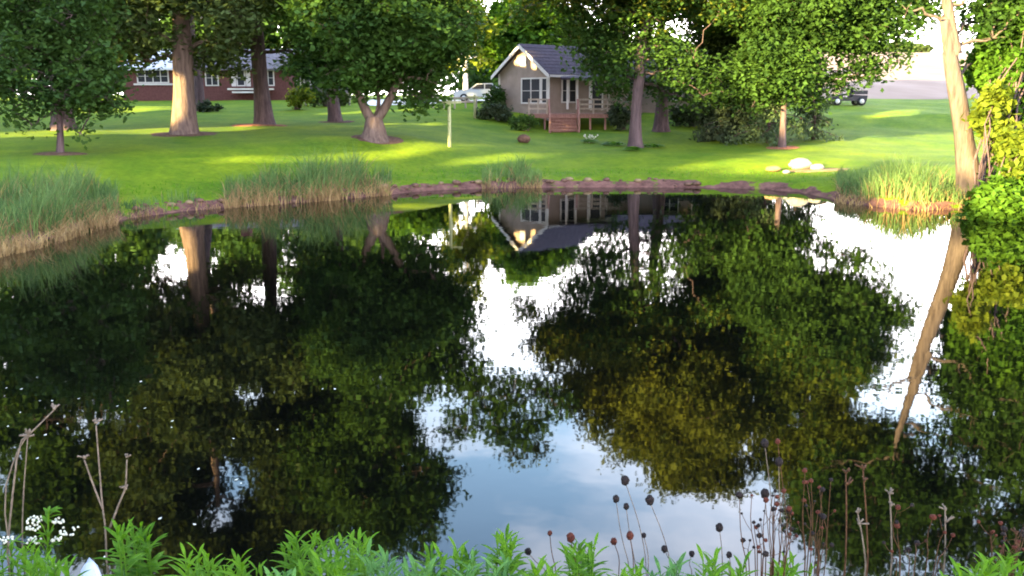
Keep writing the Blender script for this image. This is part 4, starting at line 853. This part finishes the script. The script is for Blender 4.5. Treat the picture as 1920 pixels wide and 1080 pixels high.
drystalk('straight thin dry stalk right of the left edge', [[(42, 1060), (42, 950), (52, 820)]], 3.55, 'stalk', [(52, 816)], .004)
drystalk('dry stalk crossing behind the others at the left edge', [[(22, 1060), (5, 930), (30, 850), (48, 822)]], 3.6, 'stalk', [(50, 820)], .004)
for lb, a_, b_, y_, m_ in (('russet stalk left of a pair at the right bottom', 1585, 1586, 885, 'redstalk'), ('tallest russet stalk at the right bottom', 1628, 1618, 878, 'redstalk'), ('pale straight stalk among the russet ones', 1625, 1608, 960, 'stalk'),
                          ('thin brown stalk right of the russet pair', 1672, 1668, 925, 'stalk'), ('thin brown stalk behind the right corner weed', 1770, 1772, 955, 'stalk'), ('short russet stalk far right', 1900, 1905, 1000, 'redstalk')):
    drystalk(lb, [[(a_, 1070), ((a_+b_)/2+2, (1070+y_)/2), (b_, y_)]], 3.4, m_, [(b_, y_), (b_+3, y_+22)], .0045)
# white umbels
t = thing('white_flower', 'plant with flat white flower heads in the lower left', 'flower', nearG(88, 3.4)); mb = MB(); c = smoothp([nearG(88, 3.4), P(88, 1060, 3.4), P(90, 1000, 3.4), P(92, 955, 3.4)]); mb.tube(c, np.linspace(.005, .003, len(c)), 6); heads = MB(); V = []
for hx, hy, hw in ((65, 975, 14), (110, 978, 12), (125, 998, 20), (62, 990, 12), (65, 1014, 12), (105, 1012, 8), (12, 1012, 12), (110, 1064, 9)):
    e = P(hx, hy, 3.4+rng.uniform(-.04, .04)); mb.tube(smoothp([P(90, min(hy+35, 1070), 3.4), (P(90, hy+10, 3.4)+e)/2, e], 1), .0022, 4)
    heads = MB()
    for k in range(16): heads.ball(e+np.array((rng.uniform(-1, 1)*hw*3.4/FPX, rng.uniform(-1, 1)*hw*3.4/FPX, rng.uniform(-.004, .006))), .0052, 5, 4, .2)
    heads.build('flower_head', 'petal', t)
for k in range(26):
    f = rng.uniform(.35, 1); ph = rng.uniform(0, 6.28); q = P(90, 1080-125*f, 3.4); V += leaf_strip(q, np.array((math.cos(ph), math.sin(ph), .4)), .06, .012, .2)
mb.build('stem', 'weed', t); quads('leaves', np.array(V), 'weed', t)
# blue grey stone at the bottom left
q = nearG(163, 3.1); mb = MB(); e = P(163, 1078, 3.1); mb.ball((q[0], q[1], (q[2]+e[2])/2), (.09, .08, (e[2]-q[2])/2+.03), 12, 9, .06); tag(mb.build('rock', 'bluestone'), 'blue grey pointed stone between the weeds at the lower left', 'rock')
# pale petals afloat on the water at the left
pet = np.array([(70, 708), (40, 730), (12, 728), (75, 752), (98, 752), (148, 748), (108, 795), (38, 774), (220, 762), (240, 752), (228, 773), (264, 716), (272, 766), (322, 802), (323, 790), (85, 816), (155, 826), (475, 748), (520, 806), (438, 823), (372, 880),
                (443, 900), (452, 907), (300, 973), (365, 984), (196, 1046), (605, 730), (628, 730), (15, 800), (70, 860)])
V = []
for a_, b_ in pet:
    u, y, z = ray(a_, b_); t_ = CAM_Z/-z; c = np.array((u*t_, y*t_, .004)); L_ = rng.uniform(.012, .024); w = rng.uniform(0, 3.14); d_ = np.array((math.cos(w), math.sin(w), 0))*L_; s_ = np.array((-d_[1], d_[0], 0))*.7; V.append([c-d_, c+s_, c+d_+(0, 0, .006), c-s_])
tag(quads('floating_petals', np.array(V), 'fleck'), 'scatter of tiny pale petals floating on the dark water at the left', 'petals', kind='stuff')
